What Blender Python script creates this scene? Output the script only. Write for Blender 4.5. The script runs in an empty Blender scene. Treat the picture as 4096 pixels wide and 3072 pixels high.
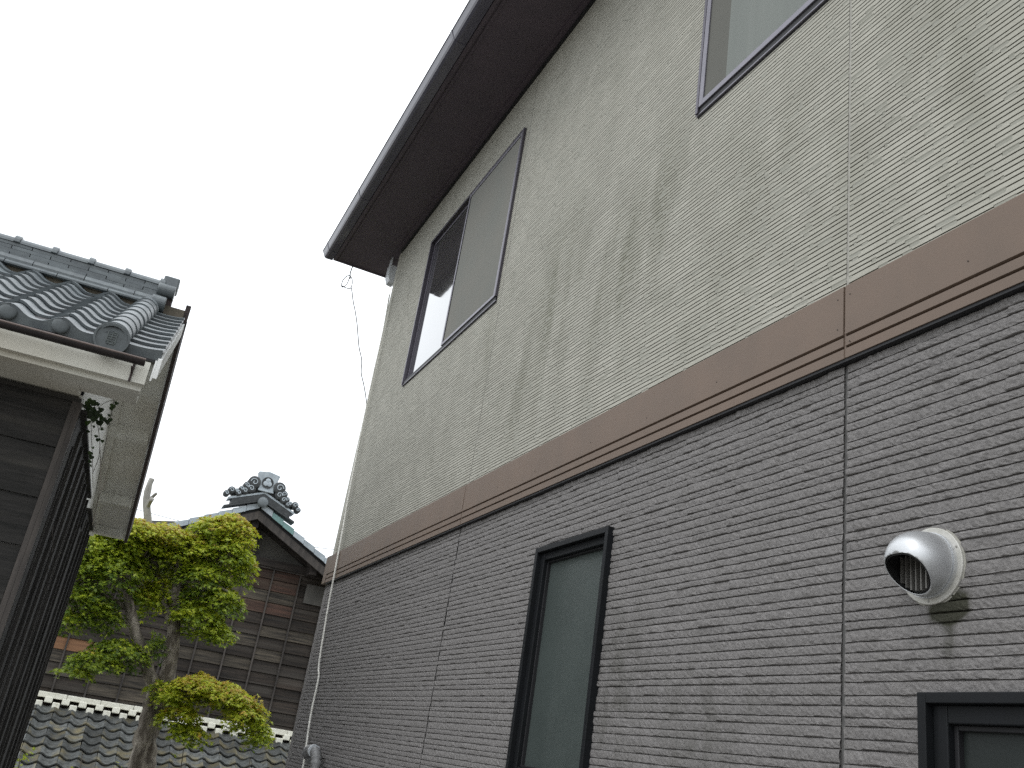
import bpy, math, random
import numpy as np
from mathutils import Matrix, Vector, noise

random.seed(7)
RNG = np.random.default_rng(7)
SC = bpy.context.scene
COL = SC.collection
EYE = 1.6                      # height of the photographer's eye above the alley

# ---------------------------------------------------------------- camera
ROT = np.array([[0.8964029, -0.41815436, 0.14699923],
                [0.2852804, 0.29047106, -0.9133683],
                [0.33922991, 0.86068199, 0.37967034]])
cd = bpy.data.cameras.new('camera')
cd.sensor_width = 36.0
cd.lens = 3706.886 / 4096 * 36
cd.clip_start = 0.05
cd.clip_end = 2000
cam = bpy.data.objects.new('camera', cd)
COL.objects.link(cam)
r, d, f = ROT
cam.matrix_world = Matrix(((r[0], -d[0], -f[0], 0), (r[1], -d[1], -f[1], 0), (r[2], -d[2], -f[2], EYE), (0, 0, 0, 1)))
SC.camera = cam

# ---------------------------------------------------------------- overcast sky
SUN_EL, SUN_AZ = math.radians(52), math.radians(250)
w = bpy.data.worlds.new('World')
SC.world = w
w.use_nodes = True
nt = w.node_tree
nt.nodes.clear()
out = nt.nodes.new('ShaderNodeOutputWorld')
bg = nt.nodes.new('ShaderNodeBackground')
bg.inputs['Strength'].default_value = 0.1
sky = nt.nodes.new('ShaderNodeTexSky')
sky.sky_type = 'NISHITA'
sky.sun_disc = False
sky.sun_elevation = SUN_EL
sky.sun_rotation = SUN_AZ
tc = nt.nodes.new('ShaderNodeTexCoord')
sep = nt.nodes.new('ShaderNodeSeparateXYZ')
nt.links.new(tc.outputs['Generated'], sep.inputs[0])
ramp = nt.nodes.new('ShaderNodeMapRange')          # an overcast sky is brighter overhead than at the horizon
ramp.inputs['From Min'].default_value = 0.0
ramp.inputs['From Max'].default_value = 1.0
ramp.inputs['To Min'].default_value = 16.0
ramp.inputs['To Max'].default_value = 24.0
nt.links.new(sep.outputs['Z'], ramp.inputs['Value'])
cn = nt.nodes.new('ShaderNodeTexNoise')
cn.inputs['Scale'].default_value = 1.6
cn.inputs['Detail'].default_value = 3
nt.links.new(tc.outputs['Generated'], cn.inputs['Vector'])
cmr = nt.nodes.new('ShaderNodeMapRange')
cmr.inputs['To Min'].default_value = 0.86
cmr.inputs['To Max'].default_value = 1.12
nt.links.new(cn.outputs['Fac'], cmr.inputs['Value'])
mul = nt.nodes.new('ShaderNodeMath')
mul.operation = 'MULTIPLY'
nt.links.new(ramp.outputs[0], mul.inputs[0])
nt.links.new(cmr.outputs[0], mul.inputs[1])
cc = nt.nodes.new('ShaderNodeVectorMath')
cc.operation = 'SCALE'
cc.inputs[0].default_value = (0.965, 1.0, 1.03)
nt.links.new(mul.outputs[0], cc.inputs['Scale'])
mx = nt.nodes.new('ShaderNodeMix')
mx.data_type = 'RGBA'
mx.inputs['Factor'].default_value = 0.88
nt.links.new(sky.outputs[0], mx.inputs['A'])
nt.links.new(cc.outputs[0], mx.inputs['B'])
nt.links.new(mx.outputs['Result'], bg.inputs['Color'])
nt.links.new(bg.outputs[0], out.inputs[0])

sl = bpy.data.lights.new('sun', 'SUN')
sl.energy = 0.6
sl.angle = math.radians(25)
sl.color = (1.0, 0.97, 0.93)
so = bpy.data.objects.new('sun', sl)
COL.objects.link(so)
sd = Vector((math.cos(SUN_EL) * math.sin(SUN_AZ), math.cos(SUN_EL) * math.cos(SUN_AZ), math.sin(SUN_EL)))
so.rotation_euler = sd.to_track_quat('Z', 'Y').to_euler()
so.location = (-6, -4, 14)

vs = SC.view_settings
vs.view_transform = 'Standard'
vs.look = 'None'
vs.exposure = 0.0
vs.gamma = 1.0
vs.use_curve_mapping = False
SC.cycles.use_denoising = False
SC.cycles.max_bounces = 8

# ---------------------------------------------------------------- materials
def NN(nt, t, **kw):
    n = nt.nodes.new(t)
    for k, v in kw.items():
        setattr(n, k, v)
    return n

def mat(name, col, col2=None, rough=0.7, scale=8.0, stretch=(1, 1, 1), bump=0.0, bscale=None, bdist=0.002, metallic=0.0,
        ior=1.45, rand=0.0, detail=4.0, lo=0.35, hi=0.65, coat=0.0, stains=None, stain_col=(0.1, 0.1, 0.07), trans=0.0, col3=None, stain_amt=0.6,
        streak=(1, 5, 0.5)):
    m = bpy.data.materials.new(name)
    m.use_nodes = True
    nt = m.node_tree
    L = nt.links.new
    b = nt.nodes['Principled BSDF']
    b.inputs['Roughness'].default_value = rough
    b.inputs['Metallic'].default_value = metallic
    b.inputs['IOR'].default_value = ior
    if coat:
        b.inputs['Coat Weight'].default_value = coat
        b.inputs['Coat Roughness'].default_value = 0.05
    tc = NN(nt, 'ShaderNodeTexCoord')
    mp = NN(nt, 'ShaderNodeMapping')
    mp.inputs['Scale'].default_value = stretch
    L(tc.outputs['Object'], mp.inputs['Vector'])
    oi = NN(nt, 'ShaderNodeObjectInfo')
    ad = NN(nt, 'ShaderNodeVectorMath', operation='SCALE')
    ad.inputs[0].default_value = (7.3, 3.1, 5.7)
    L(oi.outputs['Random'], ad.inputs['Scale'])
    a2 = NN(nt, 'ShaderNodeVectorMath', operation='ADD')
    L(mp.outputs[0], a2.inputs[0])
    if rand > 0:
        L(ad.outputs[0], a2.inputs[1])
    n1 = NN(nt, 'ShaderNodeTexNoise')
    n1.inputs['Scale'].default_value = scale
    n1.inputs['Detail'].default_value = detail
    n1.inputs['Roughness'].default_value = 0.62
    L(a2.outputs[0], n1.inputs['Vector'])
    mr = NN(nt, 'ShaderNodeMapRange')
    mr.inputs['From Min'].default_value = lo
    mr.inputs['From Max'].default_value = hi
    L(n1.outputs['Fac'], mr.inputs['Value'])
    mix = NN(nt, 'ShaderNodeMix', data_type='RGBA')
    mix.inputs['A'].default_value = (*col, 1)
    mix.inputs['B'].default_value = (*(col2 or [c * 0.75 for c in col]), 1)
    L(mr.outputs[0], mix.inputs['Factor'])
    cur = mix.outputs['Result']
    if col3:
        n3 = NN(nt, 'ShaderNodeTexNoise')
        n3.inputs['Scale'].default_value = scale * 0.23
        n3.inputs['Detail'].default_value = 3
        L(a2.outputs[0], n3.inputs['Vector'])
        m3 = NN(nt, 'ShaderNodeMapRange')
        m3.inputs['From Min'].default_value = 0.5
        m3.inputs['From Max'].default_value = 0.68
        L(n3.outputs['Fac'], m3.inputs['Value'])
        x3 = NN(nt, 'ShaderNodeMix', data_type='RGBA')
        x3.inputs['B'].default_value = (*col3, 1)
        L(m3.outputs[0], x3.inputs['Factor'])
        L(cur, x3.inputs['A'])
        cur = x3.outputs['Result']
    if rand > 0:
        hv = NN(nt, 'ShaderNodeMapRange')
        hv.inputs['To Min'].default_value = 1 - rand
        hv.inputs['To Max'].default_value = 1 + rand
        L(oi.outputs['Random'], hv.inputs['Value'])
        sc = NN(nt, 'ShaderNodeVectorMath', operation='SCALE')
        L(cur, sc.inputs[0])
        L(hv.outputs[0], sc.inputs['Scale'])
        cur = sc.outputs[0]
    if stains:
        tot = None
        for (sx, sy, sz, rx, ry, rz, amt) in stains:
            s1 = NN(nt, 'ShaderNodeVectorMath', operation='SUBTRACT')
            s1.inputs[1].default_value = (sx, sy, sz)
            L(tc.outputs['Object'], s1.inputs[0])
            s2 = NN(nt, 'ShaderNodeVectorMath', operation='DIVIDE')
            s2.inputs[1].default_value = (rx, ry, rz)
            L(s1.outputs[0], s2.inputs[0])
            s3 = NN(nt, 'ShaderNodeVectorMath', operation='LENGTH')
            L(s2.outputs[0], s3.inputs[0])
            s4 = NN(nt, 'ShaderNodeMapRange', interpolation_type='SMOOTHSTEP')
            s4.inputs['From Min'].default_value = 1.0
            s4.inputs['From Max'].default_value = 0.0
            s4.inputs['To Max'].default_value = amt
            L(s3.outputs['Value'], s4.inputs['Value'])
            if tot is None:
                tot = s4.outputs[0]
            else:
                a = NN(nt, 'ShaderNodeMath', operation='ADD')
                L(tot, a.inputs[0])
                L(s4.outputs[0], a.inputs[1])
                tot = a.outputs[0]
        ms = NN(nt, 'ShaderNodeMapping')
        ms.inputs['Scale'].default_value = streak
        L(tc.outputs['Object'], ms.inputs['Vector'])
        ns = NN(nt, 'ShaderNodeTexNoise')
        ns.inputs['Scale'].default_value = 1.5
        ns.inputs['Detail'].default_value = 6
        ns.inputs['Roughness'].default_value = 0.6
        L(ms.outputs[0], ns.inputs['Vector'])
        nr = NN(nt, 'ShaderNodeMapRange')
        nr.inputs['From Min'].default_value = 0.38
        nr.inputs['From Max'].default_value = 0.68
        L(ns.outputs['Fac'], nr.inputs['Value'])
        mm = NN(nt, 'ShaderNodeMath', operation='MULTIPLY')
        L(tot, mm.inputs[0])
        L(nr.outputs[0], mm.inputs[1])
        base = NN(nt, 'ShaderNodeMath', operation='MULTIPLY_ADD')   # a thin even film of dirt besides the streaks
        base.inputs[1].default_value = 0.10
        L(nr.outputs[0], base.inputs[0])
        L(mm.outputs[0], base.inputs[2])
        cl = NN(nt, 'ShaderNodeMath', operation='MULTIPLY', use_clamp=True)
        cl.inputs[1].default_value = stain_amt
        L(base.outputs[0], cl.inputs[0])
        xs = NN(nt, 'ShaderNodeMix', data_type='RGBA')
        xs.inputs['B'].default_value = (*stain_col, 1)
        L(cl.outputs[0], xs.inputs['Factor'])
        L(cur, xs.inputs['A'])
        cur = xs.outputs['Result']
    L(cur, b.inputs['Base Color'])
    if bump:
        nb = NN(nt, 'ShaderNodeTexNoise')
        nb.inputs['Scale'].default_value = bscale or scale * 3
        nb.inputs['Detail'].default_value = 5
        nb.inputs['Roughness'].default_value = 0.65
        L(a2.outputs[0], nb.inputs['Vector'])
        bn = NN(nt, 'ShaderNodeBump')
        bn.inputs['Strength'].default_value = bump
        bn.inputs['Distance'].default_value = bdist
        L(nb.outputs['Fac'], bn.inputs['Height'])
        L(bn.outputs[0], b.inputs['Normal'])
    if trans:
        tr = NN(nt, 'ShaderNodeBsdfTranslucent')
        L(cur, tr.inputs['Color'])
        ms_ = NN(nt, 'ShaderNodeMixShader')
        ms_.inputs[0].default_value = trans
        L(b.outputs[0], ms_.inputs[1])
        L(tr.outputs[0], ms_.inputs[2])
        L(ms_.outputs[0], nt.nodes['Material Output'].inputs['Surface'])
    return m

XW = 1.777      # the house's side wall faces -X at this X
ST = [(XW, 4.05, EYE + 2.30, .3, .42, .95, .75), (XW, 3.40, EYE + 2.15, .3, .38, .85, .85), (XW, 3.0, EYE + 2.35, .3, .30, .75, .6),
      (XW, 4.45, EYE + 2.0, .3, .30, .6, .45), (XW, 2.35, EYE + 2.15, .3, .35, .7, .4), (XW, 1.95, EYE + 1.95, .3, .22, .5, .35),
      (XW, 1.50, EYE + 2.15, .3, .38, .85, .5), (XW, 5.05, EYE + 2.35, .3, .30, .5, .45), (XW, 2.7, EYE + 1.8, .3, .5, .35, .35)]
M = {}
M['beige'] = mat('upper_siding_beige', (.43, .42, .366), (.365, .356, .308), rough=.85, scale=5, bump=.5, bscale=90, bdist=.003, rand=.02,
                 stains=ST, stain_col=(.11, .115, .07), stain_amt=.75, streak=(1, 3.4, .8))
M['grey'] = mat('lower_siding_grey', (.222, .211, .206), (.160, .152, .149), rough=.8, scale=75, bump=1.0, bscale=130, bdist=.006, rand=.05,
                stains=[(XW, 1.572, EYE + .482, .3, .075, .042, 5.0), (XW, 1.545, EYE + .50, .3, .05, .045, 3.0), (XW, 1.57, EYE + .42, .3, .03, .09, 1.2), (XW, 3.0, EYE + .35, .3, .3, .5, .5), (XW, 2.5, EYE + .2, .3, .5, .35, .35)],
                stain_col=(.035, .035, .022), stain_amt=.9, streak=(1, 9, 6))
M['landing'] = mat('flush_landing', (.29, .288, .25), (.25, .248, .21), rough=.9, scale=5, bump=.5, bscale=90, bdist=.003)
M['slot'] = mat('shaded_slot', (.16, .158, .13), (.11, .11, .09), rough=.95, scale=12)  # darker beige paints shade into the back and top of each dash
M['joint_up'] = mat('upper_sealant', (.36, .35, .31), rough=.7, scale=20)
M['joint_low'] = mat('lower_sealant', (.10, .098, .095), rough=.8, scale=20)
M['brown'] = mat('brown_band', (.160, .113, .084), (.138, .10, .076), rough=.62, scale=3, bump=.3, bscale=220, bdist=.001, stains=[(XW, 4, EYE + 1.3, .5, 9, .12, .12)], stain_col=(.06, .055, .045))
M['soffit'] = mat('dark_soffit', (.078, .060, .074), (.066, .052, .064), rough=.55, scale=4, bump=.1, bscale=200, bdist=.0006)
M['gutter'] = mat('gutter_plastic', (.075, .07, .095), (.06, .056, .078), rough=.3, scale=6, ior=1.5, coat=.25)
M['roofdark'] = mat('house_roof', (.05, .05, .055), rough=.6, scale=10)
M['frame'] = mat('bronze_aluminium', (.115, .107, .127), (.095, .088, .105), rough=.38, metallic=.7, scale=10)
M['framelit'] = mat('sash_aluminium', (.21, .20, .23), (.18, .175, .20), rough=.42, metallic=.6, scale=10)
M['black'] = mat('black_aluminium', (.009, .010, .012), (.008, .009, .010), rough=.5, scale=10, ior=1.28)
M['rubber_and_shadow'] = mat('gasket_and_shadow_black', (.012, .012, .014), rough=.6)  # black of the gaskets, also used for painted-in shadow strips
M['glass'] = mat('window_glass', (.055, .055, .058), rough=.015, ior=2.3, scale=2, coat=1.0)
M['frost'] = mat('frosted_glass', (.055, .068, .064), (.045, .056, .053), rough=.42, ior=1.45, scale=3, bump=.35, bscale=160, bdist=.0015)
M['frostdark'] = mat('dark_frosted_glass', (.022, .028, .026), (.016, .02, .019), rough=.45, ior=1.35, scale=3, bump=.3, bscale=120, bdist=.0015)
M['screen'] = mat('insect_screen', (.178, .174, .155), (.165, .168, .152), rough=.95, scale=2.5, bump=.2, bscale=500, bdist=.0006)
M['curtain'] = mat('screen_over_curtain', (.20, .215, .20), (.175, .19, .177), rough=.9, scale=1.5, stretch=(1, 6, .4))
M['curtaindark'] = mat('screen_over_glass', (.125, .125, .11), (.11, .11, .098), rough=.9, scale=2)
M['alu'] = mat('silver_hood', (.58, .59, .60), (.48, .49, .50), rough=.42, metallic=.7, scale=14, bump=.12, bscale=300, bdist=.0005)
M['flange'] = mat('hood_flange', (.52, .51, .48), (.40, .39, .35), rough=.5, metallic=.35, scale=20)
M['hoodin'] = mat('hood_inside', (.03, .03, .03), rough=.7)
M['louvre'] = mat('hood_louvre', (.30, .29, .27), rough=.5, metallic=.4)
M['kawara'] = mat('roof_tile_grey', (.145, .165, .172), (.10, .115, .125), rough=.42, scale=14, bump=.25, bscale=60, bdist=.002, rand=.16, ior=1.5)
M['kawara_mid'] = mat('worn_disc_tile', (.095, .11, .115), (.07, .08, .083), rough=.55, scale=30, bump=.2, bdist=.001)
M['kawara_old'] = mat('mossy_roof_tile', (.115, .122, .12), (.05, .053, .05), rough=.75, scale=16, bump=.5, bscale=60, bdist=.003, rand=.42, col3=(.15, .13, .075))
M['kawara_dark'] = mat('dark_ornament_tile', (.055, .06, .062), (.03, .033, .035), rough=.6, scale=16, bump=.4, bdist=.004)
M['kawara_pale'] = mat('pale_verge_tile', (.40, .45, .48), (.30, .34, .37), rough=.5, scale=12, rand=.12)
M['kawara_green'] = mat('green_verge_tile', (.17, .29, .28), (.14, .24, .23), rough=.45, scale=12, rand=.1)
M['clay'] = mat('brown_clay_fill', (.13, .11, .085), (.09, .08, .06), rough=.9, scale=18, bump=.4, bdist=.004)
M['plaster'] = mat('white_plaster', (.72, .72, .67), (.60, .60, .54), rough=.9, scale=2.2, bump=.25, bscale=40, bdist=.002, col3=(.50, .46, .37))
M['plasterwall'] = mat('clean_plaster', (.80, .81, .80), (.70, .71, .69), rough=.9, scale=2.0, bump=.2, bscale=30, bdist=.002)
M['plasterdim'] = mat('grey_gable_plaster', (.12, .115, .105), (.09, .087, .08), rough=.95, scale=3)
M['noshiwhite'] = mat('white_ridge_plaster', (.80, .79, .70), (.66, .65, .55), rough=.85, scale=12, bump=.3, bscale=60, bdist=.003)
M['rust'] = mat('rusty_verge', (.055, .038, .035), (.03, .025, .025), rough=.8, scale=25, bump=.5, bdist=.004)
M['copperlip'] = mat('copper_gutter_lip', (.16, .12, .105), rough=.45)
M['copper'] = mat('shaded_copper_gutter', (.03, .024, .024), (.02, .017, .017), rough=.5, scale=12, metallic=.3)  # brown copper, darkened to stand for the shadow below the lip
M['wood'] = mat('weathered_plank', (.047, .036, .028), (.013, .011, .0095), rough=.85, scale=5, stretch=(.35, 1, 7), bump=.7, bscale=14, bdist=.004, rand=.35, col3=(.06, .052, .044))
M['woodred'] = mat('reddish_plank', (.080, .043, .031), (.028, .019, .015), rough=.85, scale=5, stretch=(.35, 1, 7), bump=.6, bscale=14, bdist=.004, rand=.3, col3=(.085, .06, .045))
M['woodnew'] = mat('orange_new_plank', (.24, .125, .062), (.17, .085, .045), rough=.8, scale=4, stretch=(.35, 1, 7), bump=.3, bdist=.002)
M['woodpale'] = mat('pale_plank', (.105, .088, .066), (.018, .016, .014), rough=.85, scale=5, stretch=(.35, 1, 7), bump=.6, bscale=14, bdist=.004, rand=.3)
M['wooddark'] = mat('dark_wall_plank', (.030, .028, .026), (.011, .011, .010), rough=.85, scale=5, stretch=(.6, 1, 9), bump=.7, bscale=12, bdist=.004, rand=.2, col3=(.045, .042, .037))
M['woodblack'] = mat('blackened_board', (.014, .0135, .013), (.008, .008, .008), rough=.85, scale=7, stretch=(2, 2, .3), bump=.5, bdist=.003)
M['woodpost'] = mat('weathered_post', (.085, .074, .066), (.035, .031, .029), rough=.8, scale=7, stretch=(1.5, 1.5, .25), bump=.6, bdist=.003, rand=.15)
M['slat'] = mat('dark_slat', (.07, .066, .062), (.022, .021, .02), rough=.8, scale=7, stretch=(2, 2, .2), bump=.5, bdist=.003, rand=.3)
M['beam'] = mat('old_beam', (.05, .041, .036), (.02, .017, .016), rough=.85, scale=4, stretch=(.6, 1, 3), bump=.5, bdist=.004, rand=.2)
M['bark'] = mat('maple_bark', (.27, .24, .20), (.09, .075, .058), rough=.9, scale=14, stretch=(1, 1, .3), bump=1.0, bscale=26, bdist=.02, col3=(.045, .038, .028), lo=.4, hi=.6)
M['stub'] = mat('pale_dead_wood', (.34, .33, .30), (.24, .23, .21), rough=.9, scale=14, stretch=(1, 1, .3), bump=.5, bdist=.005)
M['cord'] = mat('white_cord', (.78, .77, .72), (.62, .61, .56), rough=.7, scale=30)
M['wire'] = mat('grey_wire', (.09, .09, .09), rough=.6)
M['hose'] = mat('grey_plastic', (.26, .26, .26), (.18, .18, .18), rough=.45, scale=30)
M['pipe'] = mat('white_pvc', (.62, .65, .68), rough=.4)
M['ground'] = mat('gravel_ground', (.22, .205, .18), (.14, .13, .115), rough=.95, scale=20, bump=.8, bscale=70, bdist=.01)
M['concrete'] = mat('alley_concrete', (.34, .335, .32), (.26, .255, .24), rough=.9, scale=4, bump=.3, bscale=80, bdist=.003)
M['emblem'] = mat('raised_emblem', (.115, .135, .13), rough=.5)

def leafmat(name, cols):
    m = bpy.data.materials.new(name)
    m.use_nodes = True
    nt = m.node_tree
    L = nt.links.new
    b = nt.nodes['Principled BSDF']
    at = NN(nt, 'ShaderNodeAttribute', attribute_name='tint')
    cr = NN(nt, 'ShaderNodeValToRGB')
    el = cr.color_ramp.elements
    while len(el) > 1:
        el.remove(el[-1])
    el[0].position = 0
    el[0].color = (*cols[0], 1)
    for i, c in enumerate(cols[1:], 1):
        e = el.new(i / (len(cols) - 1))
        e.color = (*c, 1)
    L(at.outputs['Fac'], cr.inputs[0])
    L(cr.outputs[0], b.inputs['Base Color'])
    b.inputs['Roughness'].default_value = .5
    tr = NN(nt, 'ShaderNodeBsdfTranslucent')
    L(cr.outputs[0], tr.inputs['Color'])
    ms = NN(nt, 'ShaderNodeMixShader')
    ms.inputs[0].default_value = .42
    L(b.outputs[0], ms.inputs[1])
    L(tr.outputs[0], ms.inputs[2])
    L(ms.outputs[0], nt.nodes['Material Output'].inputs['Surface'])
    return m
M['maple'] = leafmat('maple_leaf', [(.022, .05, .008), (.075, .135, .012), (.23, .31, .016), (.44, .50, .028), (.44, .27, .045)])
M['ivy'] = leafmat('ivy_leaf', [(.015, .028, .010), (.03, .055, .016), (.06, .10, .025)])

# ---------------------------------------------------------------- scene graph helpers
WM = {}
def thing(name, label, cat, loc=(0, 0, 0), group=None):
    o = bpy.data.objects.new(name, None)
    o.empty_display_size = .2
    o.location = loc
    COL.objects.link(o)
    o['label'] = label
    o['category'] = cat
    if group:
        o['group'] = group
    WM[o] = Matrix.Translation(loc)
    return o

def place(o, parent=None, mw=None):
    mw = mw or Matrix.Identity(4)
    COL.objects.link(o)
    if parent:
        o.parent = parent
        o.matrix_parent_inverse = WM[parent].inverted()
    o.matrix_basis = mw
    WM[o] = mw.copy()
    return o

def mesh(name, V, F, m, smooth=False):
    me = bpy.data.meshes.new(name)
    me.from_pydata([tuple(v) for v in V], [], F)
    me.materials.append(m)
    if smooth:
        me.polygons.foreach_set('use_smooth', [True] * len(me.polygons))
    me.update()
    return me

class MB:
    def __init__(s):
        s.v = []
        s.f = []
    def add(s, V, F):
        n = len(s.v)
        s.v += [tuple(p) for p in V]
        s.f += [tuple(n + i for i in q) for q in F]
        return s
    def box(s, x0, x1, y0, y1, z0, z1, fn=None):
        P = [(x0, y0, z0), (x1, y0, z0), (x1, y1, z0), (x0, y1, z0), (x0, y0, z1), (x1, y0, z1), (x1, y1, z1), (x0, y1, z1)]
        if fn:
            P = [fn(*p) for p in P]
        return s.add(P, [(0, 3, 2, 1), (4, 5, 6, 7), (0, 1, 5, 4), (1, 2, 6, 5), (2, 3, 7, 6), (3, 0, 4, 7)])
    def prism(s, A, B):                     # two matching outlines joined, ends closed
        n = len(A)
        return s.add(list(A) + list(B), [tuple(reversed(range(n))), tuple(range(n, 2 * n))] + [(i, (i + 1) % n, n + (i + 1) % n, n + i) for i in range(n)])
    def tube(s, pts, rad, sides=8, jit=0.0):
        pts = [Vector(p) for p in pts]
        n0 = len(s.v)
        up = Vector((.13, .31, .94)).normalized()
        prev = None
        for i, p in enumerate(pts):
            t = (pts[min(i + 1, len(pts) - 1)] - pts[max(i - 1, 0)]).normalized()
            a = prev if prev is not None else t.cross(up)
            a = (a - t * a.dot(t))
            if a.length < 1e-4:
                a = t.orthogonal()
            a.normalize()
            prev = a
            b = t.cross(a)
            rr = rad[i] if hasattr(rad, '__len__') else rad
            for k in range(sides):
                th = 2 * math.pi * k / sides
                q = rr * (1 + (jit * noise.noise(p * 9 + Vector((math.cos(th), math.sin(th), 0)) * 1.3) if jit else 0))
                s.v.append(tuple(p + a * math.cos(th) * q + b * math.sin(th) * q))
        for i in range(len(pts) - 1):
            for k in range(sides):
                k2 = (k + 1) % sides
                s.f.append((n0 + i * sides + k, n0 + i * sides + k2, n0 + (i + 1) * sides + k2, n0 + (i + 1) * sides + k))
        s.f.append(tuple(n0 + k for k in reversed(range(sides))))
        e = n0 + (len(pts) - 1) * sides
        s.f.append(tuple(e + k for k in range(sides)))
        return s
    def disc(s, c, ax, rad, h, sides=20, dome=0.0, rim=0.0):   # short cylinder facing ax
        c = Vector(c)
        ax = Vector(ax).normalized()
        a = ax.orthogonal().normalized()
        b = ax.cross(a)
        rings = [(rad, 0), (rad, h)]
        if rim:
            rings += [(rad - rim, h), (rad - rim, h - rim * .5)]
        if dome:
            rings += [(rad * .93, h + dome * .25), (rad * .75, h + dome * .62), (rad * .4, h + dome * .92)]
        n0 = len(s.v)
        for (q, hh) in rings:
            for k in range(sides):
                th = 2 * math.pi * k / sides
                s.v.append(tuple(c + ax * hh + (a * math.cos(th) + b * math.sin(th)) * q))
        for i in range(len(rings) - 1):
            for k in range(sides):
                k2 = (k + 1) % sides
                s.f.append((n0 + i * sides + k, n0 + i * sides + k2, n0 + (i + 1) * sides + k2, n0 + (i + 1) * sides + k))
        e = n0 + (len(rings) - 1) * sides
        s.f.append(tuple(e + k for k in range(sides)))
        return s
    def me(s, name, m, smooth=False):
        return mesh(name, s.v, s.f, m, smooth)
    def build(s, name, m, parent=None, smooth=False, mw=None, kind=None, label=None):
        o = bpy.data.objects.new(name, s.me(name, m, smooth))
        place(o, parent, mw)
        if kind:
            o['kind'] = kind
        if label:
            o['label'] = label
        return o

def bevel(o, wdt=.003, seg=2):
    md = o.modifiers.new('bevel', 'BEVEL')
    md.width = wdt
    md.segments = seg
    md.limit_method = 'ANGLE'
    return o

def inst(name, me, parent, mw):
    return place(bpy.data.objects.new(name, me), parent, mw)

def smoothpts(P, n=6):
    P = [Vector(p) for p in P]
    out = []
    for i in range(len(P) - 1):
        p0, p1, p2, p3 = P[max(i - 1, 0)], P[i], P[i + 1], P[min(i + 2, len(P) - 1)]
        for k in range(n):
            t = k / n
            out.append(.5 * ((2 * p1) + (p2 - p0) * t + (2 * p0 - 5 * p1 + 4 * p2 - p3) * t * t + (3 * p1 - p0 - 3 * p2 + p3) * t ** 3))
    out.append(P[-1])
    return out

def at(px, py, Y):                 # the point of the place on the plane y = Y that a surveyed sight line hits
    c = np.array([(px - 2048) / 3706.886, (py - 1536) / 3706.886, 1.])
    q = ROT.T @ c
    q = q * (Y / q[1])
    return Vector((q[0], q[1], q[2] + EYE))

# ================================================================ GROUND
g = MB().add([(-150, -150, -.02), (150, -150, -.02), (150, 150, -.02), (-150, 150, -.02)], [(0, 1, 2, 3)]).build('ground', M['ground'])
g['kind'] = 'structure'
g = MB().box(-.2, 1.60, -8, 8.6, -.015, .02).build('alley_path', M['concrete'])
g['kind'] = 'structure'

# ================================================================ TWO-STOREY HOUSE
Y0, Y1 = -3.0, 8.01                 # the side wall runs from behind the camera to its far corner
ZB0, ZB1 = EYE + 1.228, EYE + 1.466   # brown band
ZS = EYE + 4.563                    # soffit
house = thing('house', 'two-storey house with beige upper siding, brown band and grey lower siding', 'house', (XW, 2.5, 0))

# windows: y0,y1,z0,z1
WU1 = (5.00, 6.895, EYE + 2.732, EYE + 4.10)
WU2 = (.93, 2.815, EYE + 2.732, EYE + 4.10)
WL1 = (3.16, 3.815, EYE - .045, EYE + .937)
WL2 = (.35, 1.640, EYE - .72, EYE + .297)
WINS = [WU1, WU2, WL1, WL2]
JOINTS = [-1.13, 1.903, 4.932, Y1]

def clip(y0, y1, z):
    seg = [(y0, y1)]
    for (a, b, c, d) in WINS:
        if c < z < d:
            ns = []
            for (p, q) in seg:
                if b <= p or a >= q:
                    ns.append((p, q))
                    continue
                if a > p:
                    ns.append((p, a))
                if b < q:
                    ns.append((b, q))
            seg = ns
    return seg

# backing wall with openings, and the returning far wall
ys = sorted({Y0, Y1 - .012} | {v for q in WINS for v in q[:2]})
zs = sorted({0.25, ZB1 - .05, ZS + .1} | {v for q in WINS for v in q[2:]})
b = MB()
for i in range(len(ys) - 1):
    for j in range(len(zs) - 1):
        cy, cz = (ys[i] + ys[i + 1]) / 2, (zs[j] + zs[j + 1]) / 2
        if not any(a < cy < bb and c < cz < d for (a, bb, c, d) in WINS):
            xb = XW + (.009 if cz > ZB1 - .06 else .0048)
            b.add([(xb, ys[i], zs[j]), (xb, ys[i + 1], zs[j]), (xb, ys[i + 1], zs[j + 1]), (xb, ys[i], zs[j + 1])], [(0, 3, 2, 1)])
b.build('wall_backing', M['grey'], house)
MB().box(XW + .0055, XW + 7, Y1 - .005, Y1 + .12, ZB1 - .1, ZS + .1).build('end_wall', M['beige'], house)
MB().box(XW + .0052, XW + 7, Y1 - .006, Y1 + .115, .25, ZB1 - .1).build('end_wall', M['grey'], house)
MB().box(XW + .012, XW + 7, Y0, Y1 + .1, 0, .25).build('foundation', M['concrete'], house)

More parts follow.
